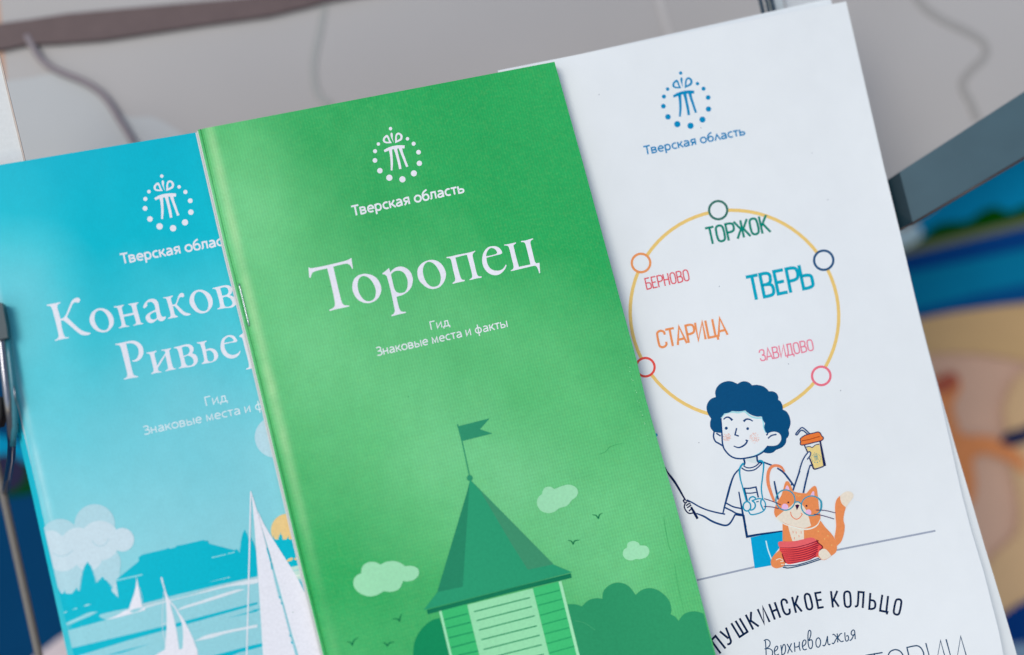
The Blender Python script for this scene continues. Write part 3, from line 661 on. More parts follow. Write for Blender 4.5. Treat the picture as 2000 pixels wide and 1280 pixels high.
p.fill(G((200,1060),(175,980),(230,900),(330,905),(400,950),(425,1010),(400,1060),(300,1095)), OR)
for st in ([(255,940),(330,915),(400,950)], [(340,975),(400,965)], [(355,1032),(410,1025)]): p.stroke(G(*st), 1.2, (255,222,206))
p.build('pancake_stack_drawing')
p = Print(wcov, ZW); p.circle(1281, 850, 3.4, (20,160,200))
for x, y in ((1369,250),(1586,299),(1617,390),(1405,560),(1642,763),(1365,865),(1170,185),(1540,711)): p.circle(x, y, .9, (120,125,140), n=7)
p.build('ink_specks')['kind'] = 'stuff'

# ------------------------------------------------------------------ blue booklet
bl = [(-76,335),(44,835),(73,960),(144,1280),(250,1750)]
br = [(500,240),(640,560),(760,960),(850,1280),(960,1750)]
breg = [(-76,335),(640,216),(860,1300),(146,1290)]
Bk = empty('blue_booklet', hit(200, 290, ZB), 'turquoise booklet with sailing boats and white serif title, left of the green one', 'booklet')
bmat = cover_mat('blue_cover_print', 'blue', Vector(Bk['_o']), (hit(-76,335,ZB), hit(144,1280,ZB)))
def prof_b(u): return -.00035 if u < .0001 else (-.00012 if u < .0006 else (0 if u < .0011 else (-.0001 if u < .0016 else 0)))
# the long edges run a little apart from the traced title block: top edge through (0,321) and (380,260)
def skew(poly, y): return poly
mb = MB(); sheet(mb, bl, [(560,229.5),(1010,1750)], ZB, .00022, bmat, H=BOW[round(ZB, 6)], prof=prof_b, us=[0,.0005,.001,.0015,.002,.004], Medge=edge_blue)
bcov = mb.build('cover', Bk)
mb = MB(); sheet(mb, shift(bl, 1, 3), [(556,233),(1000,1750)], ZB-.00035, .0007, edge_white); mb.build('inner_pages', Bk)
for k, (dx, dy) in enumerate(((-5.5, 2), (-11, 5))):
    z = ZB-.0011-k*.0011
    zz = empty('blue_booklet', hit(60+dx, 900, z), ('turquoise booklet directly under the sailing boat one, seen as a thin edge', 'lowest turquoise booklet of the stack, its edge farthest out at lower left')[k], 'booklet')
    mb = MB(); sheet(mb, shift(bl, dx, dy), [(545,240),(980,1750)], z, .0002, bmat, us=[0,.004], Medge=edge_blue); mb.build('cover', zz)
    mb = MB(); sheet(mb, shift(bl, dx+3, dy+3), [(540,244),(975,1750)], z-.0003, .0006, edge_white); mb.build('inner_pages', zz)

p = Print(bcov, ZB); emblem(p, (316,344.25), (283.3,407.5), (372.75,414.75), WHITE_INK); p.build('emblem')
p = Print(bcov, ZB); ztext(p, Z(230,450,9.077), 'Тверская область', LOW, (66,600), (2120,224), (-38,-182), 1.65, WHITE_INK, 9.077); p.build('region_lettering')
T1 = (222,227,241)
def glyphs(cov, z, zf, items, name, rgb=T1):
    p = Print(cov, z)
    for it in items: p.fill(zf(*it[0]), rgb, holes=[zf(*h) for h in it[1:]], n=5)
    return p
K1 = Z(85,530,8); K2 = Z(290,520,8); R1 = Z(210,620,8); R2 = Z(340,600,8)
p = Print(bcov, ZB)
def gl_(zf, out, *holes): p.fill(zf(*out), T1, holes=[zf(*h) for h in holes], n=5)
gl_(K1, [(48,525,c),(130,510),(230,490),(265,482,c),(262,497,c),(225,520),(215,560),(240,650),(265,747,c),(310,728),(350,680),(400,560),(440,470),(480,430),(530,414),(565,430),(568,465),(540,492),(500,485),(465,500),(430,570),(395,650),(365,715,c),(450,800),(560,900),(640,945),(735,962,c),(735,978,c),(680,1000),(600,995),(540,960),(400,840),(310,770),(270,772,c),(290,900),(320,1000),(345,1030),(400,1030,c),(398,1045,c),(300,1060),(180,1090,c),(178,1075,c),(225,1045),(235,1000),(210,880),(160,680),(125,570),(100,545),(50,540,c)])
gl_(K1, [(900,578),(985,600),(1055,660),(1095,750),(1092,830),(1050,900),(990,945),(920,955),(840,935),(770,880),(725,800),(722,730),(750,655),(820,595)], [(870,610),(930,625),(990,690),(1020,770),(1022,850),(990,910),(940,925),(880,905),(830,850),(800,770),(800,690),(825,635)])
gl_(K1, [(1098,552,c),(1180,540),(1255,522,c),(1252,540,c),(1225,560),(1228,600),(1245,682,c),(1330,665),(1402,650,c),(1385,580),(1365,535),(1325,525,c),(1325,512,c),(1400,500),(1480,485,c),(1482,498,c),(1455,520),(1455,560),(1480,660),(1510,770),(1525,805),(1558,812,c),(1556,825,c),(1480,838),(1405,852,c),(1402,842,c),(1440,820),(1445,790),(1410,680,c),(1330,698),(1252,713,c),(1270,790),(1285,835),(1305,852),(1340,852,c),(1338,865,c),(1260,875),(1180,893,c),(1175,882,c),(1212,858),(1220,820),(1190,700),(1160,590),(1140,568),(1102,568,c)])
gl_(K1, [(1575,580,c),(1556,565),(1590,490),(1640,445),(1700,430),(1755,445),(1790,490),(1810,580),(1830,670),(1855,710),(1880,712),(1910,705,c),(1914,722,c),(1890,760),(1850,780),(1810,775),(1780,748,c),(1740,785),(1690,810),(1640,800),(1600,750),(1598,710),(1625,670),(1700,625),(1750,602,c),(1738,540),(1715,500),(1680,478),(1640,485),(1618,500),(1622,530),(1605,560)], [(1755,632,c),(1690,660),(1663,695),(1675,738),(1715,757),(1768,740,c),(1770,700)])
gl_(K2, [(228,490,c),(300,480),(380,458,c),(382,472,c),(352,500),(355,540),(375,605,c),(420,590),(445,540),(465,470),(500,425),(540,425),(557,450),(545,485),(505,482),(480,505),(455,570),(440,600,c),(500,660),(570,720),(660,745,c),(655,762,c),(600,775),(550,765),(500,730),(430,650),(400,625),(380,624,c),(400,710),(420,765),(460,785,c),(458,797,c),(380,812),(305,825,c),(305,812,c),(340,790),(345,750),(320,650),(285,530),(270,505),(232,503,c)])
gl_(K2, [(820,370),(900,395),(970,455),(1003,540),(995,620),(950,690),(890,730),(820,738),(750,715),(690,660),(648,590),(642,520),(670,440),(730,385)], [(790,400),(850,420),(905,490),(935,580),(930,650),(900,695),(850,705),(790,680),(740,610),(715,540),(718,470),(745,420)])
gl_(K2, [(1000,345,c),(1080,325),(1180,302),(1240,300),(1290,325),(1308,370),(1300,420),(1270,455,c),(1330,480),(1375,540),(1370,590),(1335,630),(1290,650),(1200,657),(1080,678,c),(1078,665,c),(1110,645),(1118,610),(1095,500),(1060,385),(1040,360),(1002,357,c)], [(1120,345,c),(1180,330),(1225,340),(1250,385),(1240,430),(1200,455),(1152,464,c)], [(1160,492,c),(1210,478),(1270,500),(1310,560),(1300,610),(1250,635),(1200,630),(1180,590)])
p.build('title_lettering')
p = Print(bcov, ZB)
gl_(R1, [(120,432,c),(118,418,c),(200,402),(320,375),(400,366),(480,390),(540,450),(562,530),(550,600),(510,655),(450,690),(390,692,c),(385,678,c),(440,658),(475,610),(488,540),(470,470),(420,420),(350,405),(288,412,c),(310,500),(350,680),(390,850),(415,905),(475,922,c),(475,938,c),(380,950),(258,975,c),(255,960,c),(300,935),(308,890),(290,800),(240,600),(205,470),(180,440)])
gl_(R1, [(610,552,c),(690,540),(765,520,c),(762,540,c),(735,562),(740,610),(775,758,c),(830,670),(905,560,c),(893,527),(845,522,c),(845,508,c),(920,497),(990,480,c),(990,495,c),(965,520),(970,560),(1000,700),(1020,770),(1040,797),(1070,798,c),(1068,812,c),(990,825),(908,845,c),(905,832,c),(940,810),(945,780),(925,690),(905,592,c),(850,690),(788,790,c),(790,820),(810,845),(845,850,c),(843,862,c),(760,870),(685,888,c),(682,875,c),(715,850),(718,810),(690,690),(665,590),(645,570),(612,567,c)])
gl_(R1, [(1035,470,c),(1120,450),(1220,425),(1285,425),(1335,460),(1345,510),(1325,563,c),(1380,590),(1410,650),(1400,710),(1350,760),(1270,780),(1200,787),(1115,802,c),(1113,790,c),(1145,770),(1152,730),(1130,630),(1100,520),(1080,490),(1038,482,c)], [(1160,470,c),(1220,455),(1265,470),(1285,515),(1270,560),(1230,590),(1185,603,c)], [(1195,620,c),(1260,600),(1320,630),(1345,680),(1335,730),(1290,755),(1240,750),(1215,710)])
gl_(R1, [(1398,407,c),(1398,392,c),(1470,382),(1548,365,c),(1548,380,c),(1520,400),(1520,440),(1535,505,c),(1600,485),(1670,500),(1715,550),(1728,610),(1700,665),(1640,700),(1560,717),(1472,732,c),(1470,718,c),(1500,698),(1510,660),(1490,560),(1460,450),(1440,415)], [(1542,527,c),(1600,518),(1650,560),(1665,620),(1650,675),(1600,692),(1565,670)])
gl_(R2, [(870,440),(930,450),(975,500),(988,525),(970,548,c),(880,560),(785,582,c),(795,650),(840,720),(900,748),(960,740),(1005,715),(1030,680,c),(1038,690,c),(1015,745),(960,790),(890,805),(820,785),(760,730),(730,660),(728,580),(755,500),(810,455)], [(780,562,c),(795,510),(840,470),(880,470),(920,500),(932,520),(918,536,c),(860,548)])
gl_(R2, [(1020,452,c),(1080,402,c),(1140,430,c),(1180,600),(1230,850),(1260,950,c),(1125,978,c),(1125,965,c),(1168,935),(1160,850),(1100,620),(1062,485),(1020,465,c)])
p.build('title_lettering')
p = Print(bcov, ZB); hb = Z(270,750,7.692)
ztext(p, hb, 'Гид', LOW, (1010,335), (1350,261), (-30,-135), 1.15, (214,232,242), 7.692)
ztext(p, hb, 'Знаковые места и факты', LOW, (86,772), (2327,282), (-28,-134), 1.15, (214,232,242), 7.692)
p.build('subtitle_lettering')
f = Z(0,960,4); zz = Z(430,940,3.765)
C1 = (0,183,207); PW = (147,208,222); WV = (214,227,238); SAIL = (226,230,243)
def q2(l): return [x[:2] for x in l]
p = Print(bcov, ZB, breg, keep=True); p.circle(537.8, 854, 40.3, (178,214,229), n=40); p.build('moon_print')
p = Print(bcov, ZB, breg, keep=True)
cb = (172,212,226); cf = (196,219,232)
for x, y, r in ((740,258,158),(470,365,150),(800,560,143)):
    X = f((x, y))[0]; p.circle(X[0], X[1], r/4, cb, n=36)
p.fill(f((420,560,c),(560,580),(760,500),(920,520),(930,700,c),(925,840,c),(560,840,c),(430,800,c)), cb)
for x, y, r in ((780,385,156),(955,378,92),(612,420,138),(490,485,140),(400,400,95),(690,510,110)):
    X = f((x, y))[0]; p.circle(X[0], X[1], r/4, cf, n=36)
p.stroke(f((720,385),(745,415),(785,428),(825,410),(850,370)), 1.1, (150,196,212)); p.stroke(f((418,485),(460,505),(520,498),(572,458)), 1.1, (150,196,212))
p.build('cloud_print')
p = Print(bcov, ZB, breg, keep=True); p.circle(561.5, 1036, 32.4, (250,200,142), n=40); p.build('sun_print')
p = Print(bcov, ZB, breg, keep=True)
p.fill([(100,1225,c),(300,1170,c),(520,1110,c),(700,1080,c),(760,1330,c),(100,1330,c)], PW, smooth=False)
p.fill(f((380,1120,c),(1200,930,c),(2100,720,c),(2300,1400,c),(380,1400,c)), PW, smooth=False)
p.build('water_print')
# shore with firs and the long building, one silhouette
def fir(cx, top, bot, wd, lean=0):
    l, r = [], []; n = max(4, int((bot-top)/16))
    for i in range(n):
        t = i/n; y = top+(bot-top)*t; h = wd*(.1+.9*t**.6)
        l += [(cx-h+lean*t+random.uniform(-2,2), y+14, c), (cx-h*.78+lean*t, y+6+12, c)]
        r += [(cx+h+lean*t+random.uniform(-2,2), y+16, c), (cx+h*.76+lean*t, y+22, c)]
    return [(cx, top, c)]+r+[(cx+wd+lean, bot+10, c), (cx-wd+lean, bot+10, c)]+l[::-1]
p = Print(bcov, ZB, breg, keep=True)
p.fill(f((380,770,c),(430,762),(445,790,c),(470,800,c),(560,800,c),(640,770,c),(780,700,c),(925,830,c),(905,692,c),(1085,545,c),(1082,515,c),(1110,495,c),(1300,450,c),(1310,443,c),(1330,449,c),(1375,436,c),(1382,424,c),(1415,420,c),(1590,380,c),(1600,385,c),(1625,386,c),(1632,408,c),(1830,460,c),(1850,452,c),(1880,490,c),(2020,500,c),(2060,640,c),(2000,665,c),(1700,732,c),(1400,803,c),(1110,878,c),(1010,915,c),(800,960),(775,975),(800,992),(830,1003,c),(540,1085,c),(400,1120,c)), C1, n=3)
for a in ((455,752,900,60),(505,772,900,62),(598,748,900,76),(685,548,900,108,16),(800,666,900,140,40),(415,756,900,50),(1912,298,620,76,14),(1960,360,620,70,20)): p.fill(f(*fir(*a)), C1, smooth=False)
zfir = lambda *a: p.fill(zz(*fir(*a)), C1, smooth=False)
p.fill(zz((380,430,c),(600,430,c),(620,630,c),(500,632,c),(440,520,c)), C1, smooth=False)
zfir(445,372,470,30); zfir(392,395,480,26); zfir(500,398,480,28); zfir(540,430,500,26)
p.build('shore_print')
p = Print(bcov, ZB, breg, keep=True)
p.fill(f((905,698,c),(925,830,c),(870,775,c)), (186,216,229)); p.stroke(f((905,697),(1113,650)), 2.4, (150,216,228)); p.stroke(f((1655,518),(1765,492)), 1.8, (150,216,228)); p.stroke(f((1780,488),(1832,475)), 1.8, (150,216,228))
p.fill(f((510,1035),(600,990),(700,945),(765,940,c),(700,975),(620,1008),(540,1042)), (150,212,226))
for q in ([(650,898,c),(680,882),(710,882,c),(680,895)], [(565,928,c),(590,912),(608,914,c)], [(492,955,c),(510,938),(528,940,c)], [(1620,710,c),(1795,668,c),(1795,674,c)]): p.fill(f(*q), (170,220,230))
p.fill(f((1110,880),(1250,855),(1500,795),(1700,740),(2010,668),(2010,692),(1700,760),(1400,820),(1110,900)), (172,206,218))
p.fill(f((1110,908),(1250,868),(1500,808),(1700,752),(2010,684),(2010,716),(1800,742),(1600,790),(1400,838),(1250,878),(1130,912)), WV)
p.fill(f((1385,932,c),(1420,905),(1540,865),(1700,812),(1850,768),(1915,765,c),(1760,818),(1600,868),(1450,912)), WV)
p.fill(f((1520,1172,c),(1600,1128),(1750,1092),(1850,1072),(2010,1040,c),(2010,1062,c),(1850,1092),(1760,1112),(1650,1146)), WV)
p.fill(f((500,1240,c),(550,1228,c),(1000,1120,c),(1380,1030,c),(1930,885,c),(2010,866,c),(2010,882,c),(1930,905,c),(1380,1060,c),(1000,1165,c),(620,1282,c),(500,1320,c)), C1)
p.fill(f((820,1282,c),(1180,1188,c),(950,1262,c)), C1); p.fill(f((1780,990,c),(2010,924,c),(2010,938,c)), C1)
p.fill(f((1640,1290,c),(1980,1200,c),(2050,1186,c),(2050,1212,c),(1860,1262,c),(1800,1290,c)), C1)
p.fill(zz((215,950,c),(290,948,c),(290,938,c)), C1)
p.fill(f((790,960),(1000,915),(1110,905),(1000,950),(830,998),(775,978)), PW)
for q in ([(488,592),(505,570),(533,564),(528,582),(505,590)], [(545,578),(552,564),(600,560),(600,576)]): p.fill(zz(*q), (250,200,142))
p.fill(zz((500,635,c),(620,612,c),(640,720,c),(560,720,c)), (190,222,216)); p.stroke(zz((520,665),(620,640)), 2, (150,208,214)); p.stroke(zz((545,700),(640,680)), 2, (222,232,226))
p.fill(zz((575,742,c),(650,728,c),(660,830,c),(632,860,c)), (100,190,214)); p.stroke(zz((600,800),(660,795)), 3, (20,160,190))
p.build('wave_print')
p = Print(bcov, ZB, breg, keep=True)
p.fill(f((1065,662,c),(1082,740),(1112,908,c),(1060,916),(1000,940,c),(1022,870),(1050,790),(1064,720)), SAIL); p.fill(f((1000,925,c),(1040,948),(1132,905,c),(1137,926,c),(1050,950),(900,990),(830,1003,c),(920,965),(960,940)), SAIL)
p.stroke(f((1090,750),(1118,870)), .7, SAIL)
p.build('small_boat_print')
p = Print(bcov, ZB, breg, keep=True)
p.stroke(f((1260,672,c),(1290,780),(1320,850),(1370,910),(1420,1000)), [3,2.4,2.4,2.4,2.4], SAIL)
p.fill(f((1283,780,c),(1318,850),(1350,960),(1378,1080),(1402,1252,c),(1288,1238,c),(1302,1050),(1298,880)), SAIL)
p.fill(f((1372,920,c),(1425,985),(1470,1070),(1512,1160),(1542,1246,c),(1424,1246,c),(1430,1150),(1422,1040)), SAIL)
p.fill(f((1190,1300,c),(1240,1262,c),(1290,1236,c),(1540,1228,c),(1548,1300,c)), SAIL); p.stroke(f((1280,780),(1268,1060),(1300,1230)), .8, SAIL); p.stroke(f((1265,1035),(1310,1030)), 1.2, SAIL)
p.build('sailing_boat_print')
p = Print(bcov, ZB, breg, keep=True)
p.fill(zz((226,72,c),(245,130),(270,212,c),(340,478,c),(383,652,c),(404,740,c),(455,912,c),(520,1160,c),(572,1330,c),(318,1330,c),(292,900,c),(262,470),(240,190)), SAIL, n=4)
p.fill(zz((274,215,c),(330,330),(460,540),(560,700),(640,860,c),(760,1180,c),(820,1330,c),(592,1330,c),(525,1110,c),(462,880,c),(398,650,c),(350,480,c),(300,320,c)), SAIL, n=4)
p.stroke(zz((392,690),(432,850)), 1.6, (160,212,226)); p.stroke(zz((462,915),(515,1115)), 3.0, (150,206,222)); p.stroke(zz((525,1150),(565,1300)), 3.6, (150,206,222))
for a in (((345,492),(372,590)), ((375,600),(382,650)), ((434,846),(440,862)), ((450,890),(454,906)), ((512,1128),(517,1144)), ((524,1178),(529,1196))): p.stroke(zz(*a), 2.8, C1)
p.stroke([(489.8,960),(486.3,1110),(481.5,1290)], 2.6, SAIL)
p.build('large_boat_print')

# ------------------------------------------------------------------ green booklet
gle = [(386,253.5),(438,480),(458,560),(488,680),(507,760),(554,960),(589,1110),(631,1280),(745,1750)]
gre = [(1083,121),(1139,320),(1226,640),(1244,706),(1260,775),(1312,958),(1361,1137),(1398,1280),(1515,1750)]
Gk = empty('green_booklet', hit(735, 185, ZG), 'green booklet with a pointed tower and white serif title, stapled, in the middle', 'booklet')
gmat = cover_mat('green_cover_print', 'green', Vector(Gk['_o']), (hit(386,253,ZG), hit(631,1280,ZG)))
def prof_g(u):
    if u < .0001: return -.00045
    if u < .0004: return -.0001
    if u < .0009: return .00002
    if u < .00125: return -.00042
    if u < .0018: return -.00004
    return 0
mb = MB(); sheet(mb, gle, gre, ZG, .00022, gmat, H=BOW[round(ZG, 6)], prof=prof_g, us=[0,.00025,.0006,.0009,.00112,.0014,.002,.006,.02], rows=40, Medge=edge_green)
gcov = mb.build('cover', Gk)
mb = MB(); sheet(mb, shift(gle, -1.6, 3), shift(gre, -1.5, 2), ZG-.00060, .0008, edge_white, rows=30); mb.build('inner_pages', Gk)
G2 = empty('green_booklet', hit(450, 560, ZG-.0015), 'second green booklet under the tower one, only its pale spine edge showing', 'booklet')
mb = MB(); sheet(mb, shift(gle, -2.0, 5), shift(gre, -4, 4), ZG-.0015, .0002, mat('lower_cover', (150,158,164), rough=.6), rows=24); mb.build('cover', G2)
mb = MB(); sheet(mb, shift(gle, -4.4, 6), shift(gre, -6, 5), ZG-.0018, .0010, edge_white, rows=24); mb.build('inner_pages', G2)
# staple: a flattened bright wire lying in the fold
HG = BOW[round(ZG, 6)]
mb = MB(); a, b = (lift(q_, HG(q_)) for q_ in (hit(467, 554.5, ZG), hit(486.8, 637, ZG)))
dz = Vector((0, 0, 1)); pts = [a-dz*.0006, a+dz*.0001, a+(b-a)*.03+dz*.00022]+[a+(b-a)*t+dz*.00026 for t in (.1, .3, .5, .7, .9)]+[b-(b-a)*.03+dz*.00022, b+dz*.0001, b-dz*.0006]
tube(mb, pts, .00019, steel, seg=10); mb.build('staple', Gk, smooth=True)

p = Print(gcov, ZG); emblem(p, (762.75,251.5), (732.3,313.8), (819,319.3), WHITE_INK); p.build('emblem')
p = Print(gcov, ZG); ztext(p, Z(680,350,8.3125), 'Тверская область', LOW, (74,602), (1896,216), (-33,-165), 1.65, (228,240,244), 8.3125); p.build('region_lettering')
p = Print(gcov, ZG); t1 = Z(590,450,8); t2 = Z(820,440,8); T1 = (226,228,243)
gl_(t1, [(100,578,c),(135,592),(230,580),(400,545),(600,497),(700,470),(750,445),(772,432,c),(780,500),(795,603,c),(783,603,c),(765,570),(735,535),(690,522),(600,540),(487,568,c),(540,800),(600,1050),(625,1130),(660,1170),(735,1175,c),(738,1190,c),(650,1210),(530,1235),(430,1262,c),(425,1245,c),(490,1210),(513,1160),(500,1060),(450,830),(392,597,c),(260,625),(185,650),(155,675),(132,742,c),(112,742,c),(105,660)])
gl_(t1, [(1000,680),(1100,705),(1180,765),(1228,860),(1238,940),(1200,1045),(1130,1110),(1030,1140),(930,1120),(850,1060),(795,960),(785,870),(810,770),(870,710),(940,685)], [(970,715),(1040,745),(1100,810),(1145,910),(1152,990),(1125,1070),(1060,1108),(990,1100),(930,1045),(885,960),(868,860),(880,780),(915,730)])
gl_(t1, [(1255,672,c),(1310,632),(1358,590,c),(1380,658,c),(1420,612),(1480,578),(1550,567),(1630,595),(1690,650),(1725,730),(1730,800),(1705,890),(1650,960),(1570,1010),(1475,1040,c),(1500,1150),(1530,1245),(1560,1272),(1622,1274,c),(1620,1292,c),(1500,1318),(1400,1345,c),(1395,1328,c),(1430,1305),(1448,1260),(1440,1210),(1390,970),(1330,740),(1305,700),(1255,687,c)], [(1392,690),(1440,645),(1500,632),(1560,645),(1610,690),(1645,770),(1650,850),(1640,910),(1610,960),(1560,980),(1490,973),(1450,930),(1425,850),(1400,740)])
gl_(t2, [(190,543),(280,565),(355,630),(400,720),(408,790),(375,890),(310,965),(215,998),(130,985),(50,930),(-12,860),(-37,770),(-30,680),(20,608),(100,560)], [(150,573),(220,605),(280,680),(322,780),(325,860),(300,930),(240,962),(170,955),(100,890),(60,800),(47,710),(65,630),(100,588)])
gl_(t2, [(415,500,c),(480,490),(600,462),(740,435),(820,415),(862,400,c),(865,412,c),(835,440),(825,480),(850,590),(895,770),(920,798),(965,800,c),(962,825,c),(900,830),(780,860,c),(775,848,c),(810,825),(818,790),(790,660),(735,462,c),(650,482),(555,508,c),(590,650),(635,810),(660,850),(702,857,c),(700,875,c),(600,895),(515,918,c),(508,905,c),(545,875),(552,835),(520,700),(485,540),(460,517),(418,517,c)])
gl_(t2, [(1130,330),(1200,335),(1255,370),(1285,420),(1285,440,c),(1260,455,c),(1150,482),(1040,510,c),(1050,580),(1080,650),(1130,695),(1200,712),(1270,700),(1315,665),(1340,618,c),(1355,625,c),(1335,680),(1290,735),(1230,775),(1170,782),(1100,765),(1040,720),(990,640),(973,550),(985,460),(1020,390),(1070,345)], [(1035,488,c),(1042,440),(1070,387),(1115,357),(1165,370),(1198,405),(1207,430),(1195,452,c),(1120,472)])
gl_(t2, [(1318,305,c),(1380,297),(1450,282),(1503,268,c),(1500,287,c),(1465,315),(1470,350),(1500,480),(1548,652,c),(1630,635),(1728,615,c),(1690,450),(1650,300),(1630,270),(1580,264,c),(1582,248,c),(1650,240),(1730,217),(1768,207,c),(1770,220,c),(1735,245),(1728,280),(1760,420),(1795,560),(1815,597,c),(1870,588,c),(1872,640),(1880,745,c),(1865,755,c),(1850,700),(1825,650),(1795,635),(1700,655),(1550,690),(1425,720,c),(1420,708,c),(1455,685),(1465,650),(1430,500),(1390,345),(1365,322),(1320,320,c)])
p.build('title_lettering')
p = Print(gcov, ZG); hg = Z(720,610,7.143)
ztext(p, hg, 'Гид', LOW, (863,249), (1142,187), (-25,-115), 1.2, (226,240,244), 7.143)
ztext(p, hg, 'Знаковые места и факты', LOW, (118,614), (1953,203), (-26,-122), 1.2, (226,240,244), 7.143)
p.build('subtitle_lettering')
mm = Z(500,960,4); nn = Z(1000,960,4); kk = Z(500,640,4)
p = Print(gcov, ZG, keep=True); q = (56,146,112)
p.stroke(kk((1573,755),(1610,890),(1668,1160)), 2.2, q, sm=False); p.fill(kk((1577,772,c),(1825,710,c),(1750,795,c),(1848,828,c),(1608,888,c)), q); p.circle(917.5, 934, 6, q, n=18); p.build('flag_print')
greg = [(380,200),(1083,121),(1440,1330),(640,1330)]
p = Print(gcov, ZG, [(400,200),(1083,100),(1226,640),(1420,1340),(640,1340)], keep=True)
p.fill(nn((435,882,c),(490,882),(545,898,c),(600,850),(660,835),(705,840,c),(715,780),(770,728),(840,713),(910,740),(965,808,c),(1020,768),(1090,757),(1160,785),(1225,850),(1245,920),(1240,962,c),(1275,980),(1300,1012,c),(1350,955),(1430,938),(1520,962,c),(1640,1320,c),(500,1320,c)), (54,150,106)); p.build('bush_print')
p = Print(gcov, ZG, keep=True)
p.fill(mm((1435,990,c),(1370,1010),(1290,1080),(1238,1180),(1225,1320,c),(1540,1320,c)), (36,142,96)); p.build('bush_print')
p = Print(gcov, ZG, keep=True); p.stroke(nn((490,1010),(570,1030),(650,1085)), .8, (80,170,120)); p.build('bush_line_print')
p = Print(gcov, ZG, keep=True); dk = (38,138,96)
p.fill([(862,1192),(913,1180),(942,1290),(882,1290)], (66,188,118), smooth=False)
p.fill([(857.5,1194.5),(862.3,1193),(885,1290),(880,1290)], (156,226,184), smooth=False)
p.fill([(912.5,1181.5),(1040.5,1149.5),(1075,1290),(938.5,1290)], (150,221,176), smooth=False)
p.fill([(1040.5,1149.5),(1091,1136),(1130.5,1290),(1075,1290)], (70,192,122), smooth=False)
p.fill([(1091,1136.5),(1096.5,1135),(1134.5,1290),(1128.5,1290)], (164,230,188), smooth=False)
for a in (((1470,1003),(1655,955)), ((1485,1071),(1680,1022)), ((1505,1145),(1697,1098)), ((1522,1222),(1716,1170)), ((1582,1280),(1738,1246))): p.stroke(mm(*a), 2, dk, sm=False)
for a, b in (((926,1195),(1035,1167.5)), ((931,1212.5),(1039,1185)), ((935.5,1231),(1044.5,1203)), ((940,1250),(1049,1222.5)), ((944.5,1269),(1054,1241)), ((949,1287),(1058,1259.5)), ((1000,1293),(1062.5,1278))): p.stroke([a, b], 2.2, dk, sm=False)
for a in (((180,822),(375,772)), ((200,892),(392,842)), ((218,970),(410,915)), ((236,1042),(430,990)), ((252,1115),(448,1064)), ((272,1190),(466,1136)), ((292,1264),(486,1210))): p.stroke(nn(*a), 1.8, (44,150,100), sm=False)
p.build('tower_wall_print')
p = Print(gcov, ZG, keep=True)
p.fill([(918,937),(1000,1020),(1081,1103),(1117,1118),(1000,1148),(827.5,1191.5),(853.5,1158),(912,962)], (52,155,116), smooth=False)
p.fill([(917,942),(916,962),(904,1146),(856,1156.5),(853.5,1158),(912,962)], (48,136,104), smooth=False)
p.fill([(921,942),(1000,1020),(1081,1102.5),(1031,1113),(1000,1064.5),(940,962)], (68,146,112), smooth=False)
p.fill([(833.5,1191.5),(1000,1148.5),(1115,1120),(1116.5,1129),(1000,1157),(835.5,1200)], (36,122,90), smooth=False)
p.build('tower_roof_print')
cl = (156,221,181)
for zf, pts in ((mm, [(820,640,c),(830,590),(870,556),(930,552),(972,572,c),(1020,550),(1080,544),(1130,560),(1165,585,c),(1220,583),(1265,605),(1272,650),(1235,690),(1180,704),(1150,700,c),(1120,760),(1060,785),(1000,780,c),(940,812),(880,820),(810,795),(766,745),(764,690),(790,655)]),
                (nn, [(235,20,c),(238,0),(260,-30),(300,-36),(330,-18,c),(400,-45),(450,-52),(500,-30),(516,5),(502,42),(468,68,c),(430,112),(370,130,c),(330,160),(280,170),(225,150),(195,100),(203,50)]),
                (nn, [(897,440,c),(905,405),(945,388),(985,400),(1000,422,c),(1050,428),(1073,465),(1055,510),(1000,530),(970,528,c),(930,540),(885,525),(865,490),(875,455)])):
    p = Print(gcov, ZG, keep=True); p.fill(zf(*pts), cl); p.build('cloud_print')
for zf, a in ((mm, [(705,1175),(735,1180),(752,1200,c),(765,1165),(800,1143)]), (mm, [(985,1182),(1010,1187),(1025,1208,c),(1040,1187),(1082,1176)]), (mm, [(1062,997),(1100,996),(1122,1012,c),(1126,980),(1142,957)]),
              (nn, [(625,183),(655,188),(675,210,c),(685,182),(708,170)]), (nn, [(435,382),(460,388),(477,410,c),(490,388),(528,380)])):
    p = Print(gcov, ZG, keep=True); p.stroke(zf(*a), [.6,2,2.4,2,.6], (24,118,80)); p.build('bird_print')
p = Print(gcov, ZG, keep=True)
p.stroke(nn((680,-288),(730,-310),(770,-350),(870,-378)), [.4,.7,.6,.3], (50,150,95))
p.stroke(nn((1185,200),(1205,330),(1225,430),(1245,470)), [.4,.8,.5,.7], (60,160,100)); p.stroke(nn((1270,560),(1285,680),(1340,920)), [.5,.7,.3], (70,170,110))
random.seed(3)
for k in range(26):
    t = k/25; p.circle(1222+46*t+random.uniform(-1.5,1.5), 690+175*t+random.uniform(-3,3), random.uniform(.35,.9), (170,226,186) if k % 3 else (40,140,90), n=6)
for x, y in ((798,775),(572,1196),(905,1079),(1170,475),(842,175),(645,560)): p.circle(x, y, .9, (36,120,80), n=6)
p.build('scuff_marks')['kind'] = 'stuff'

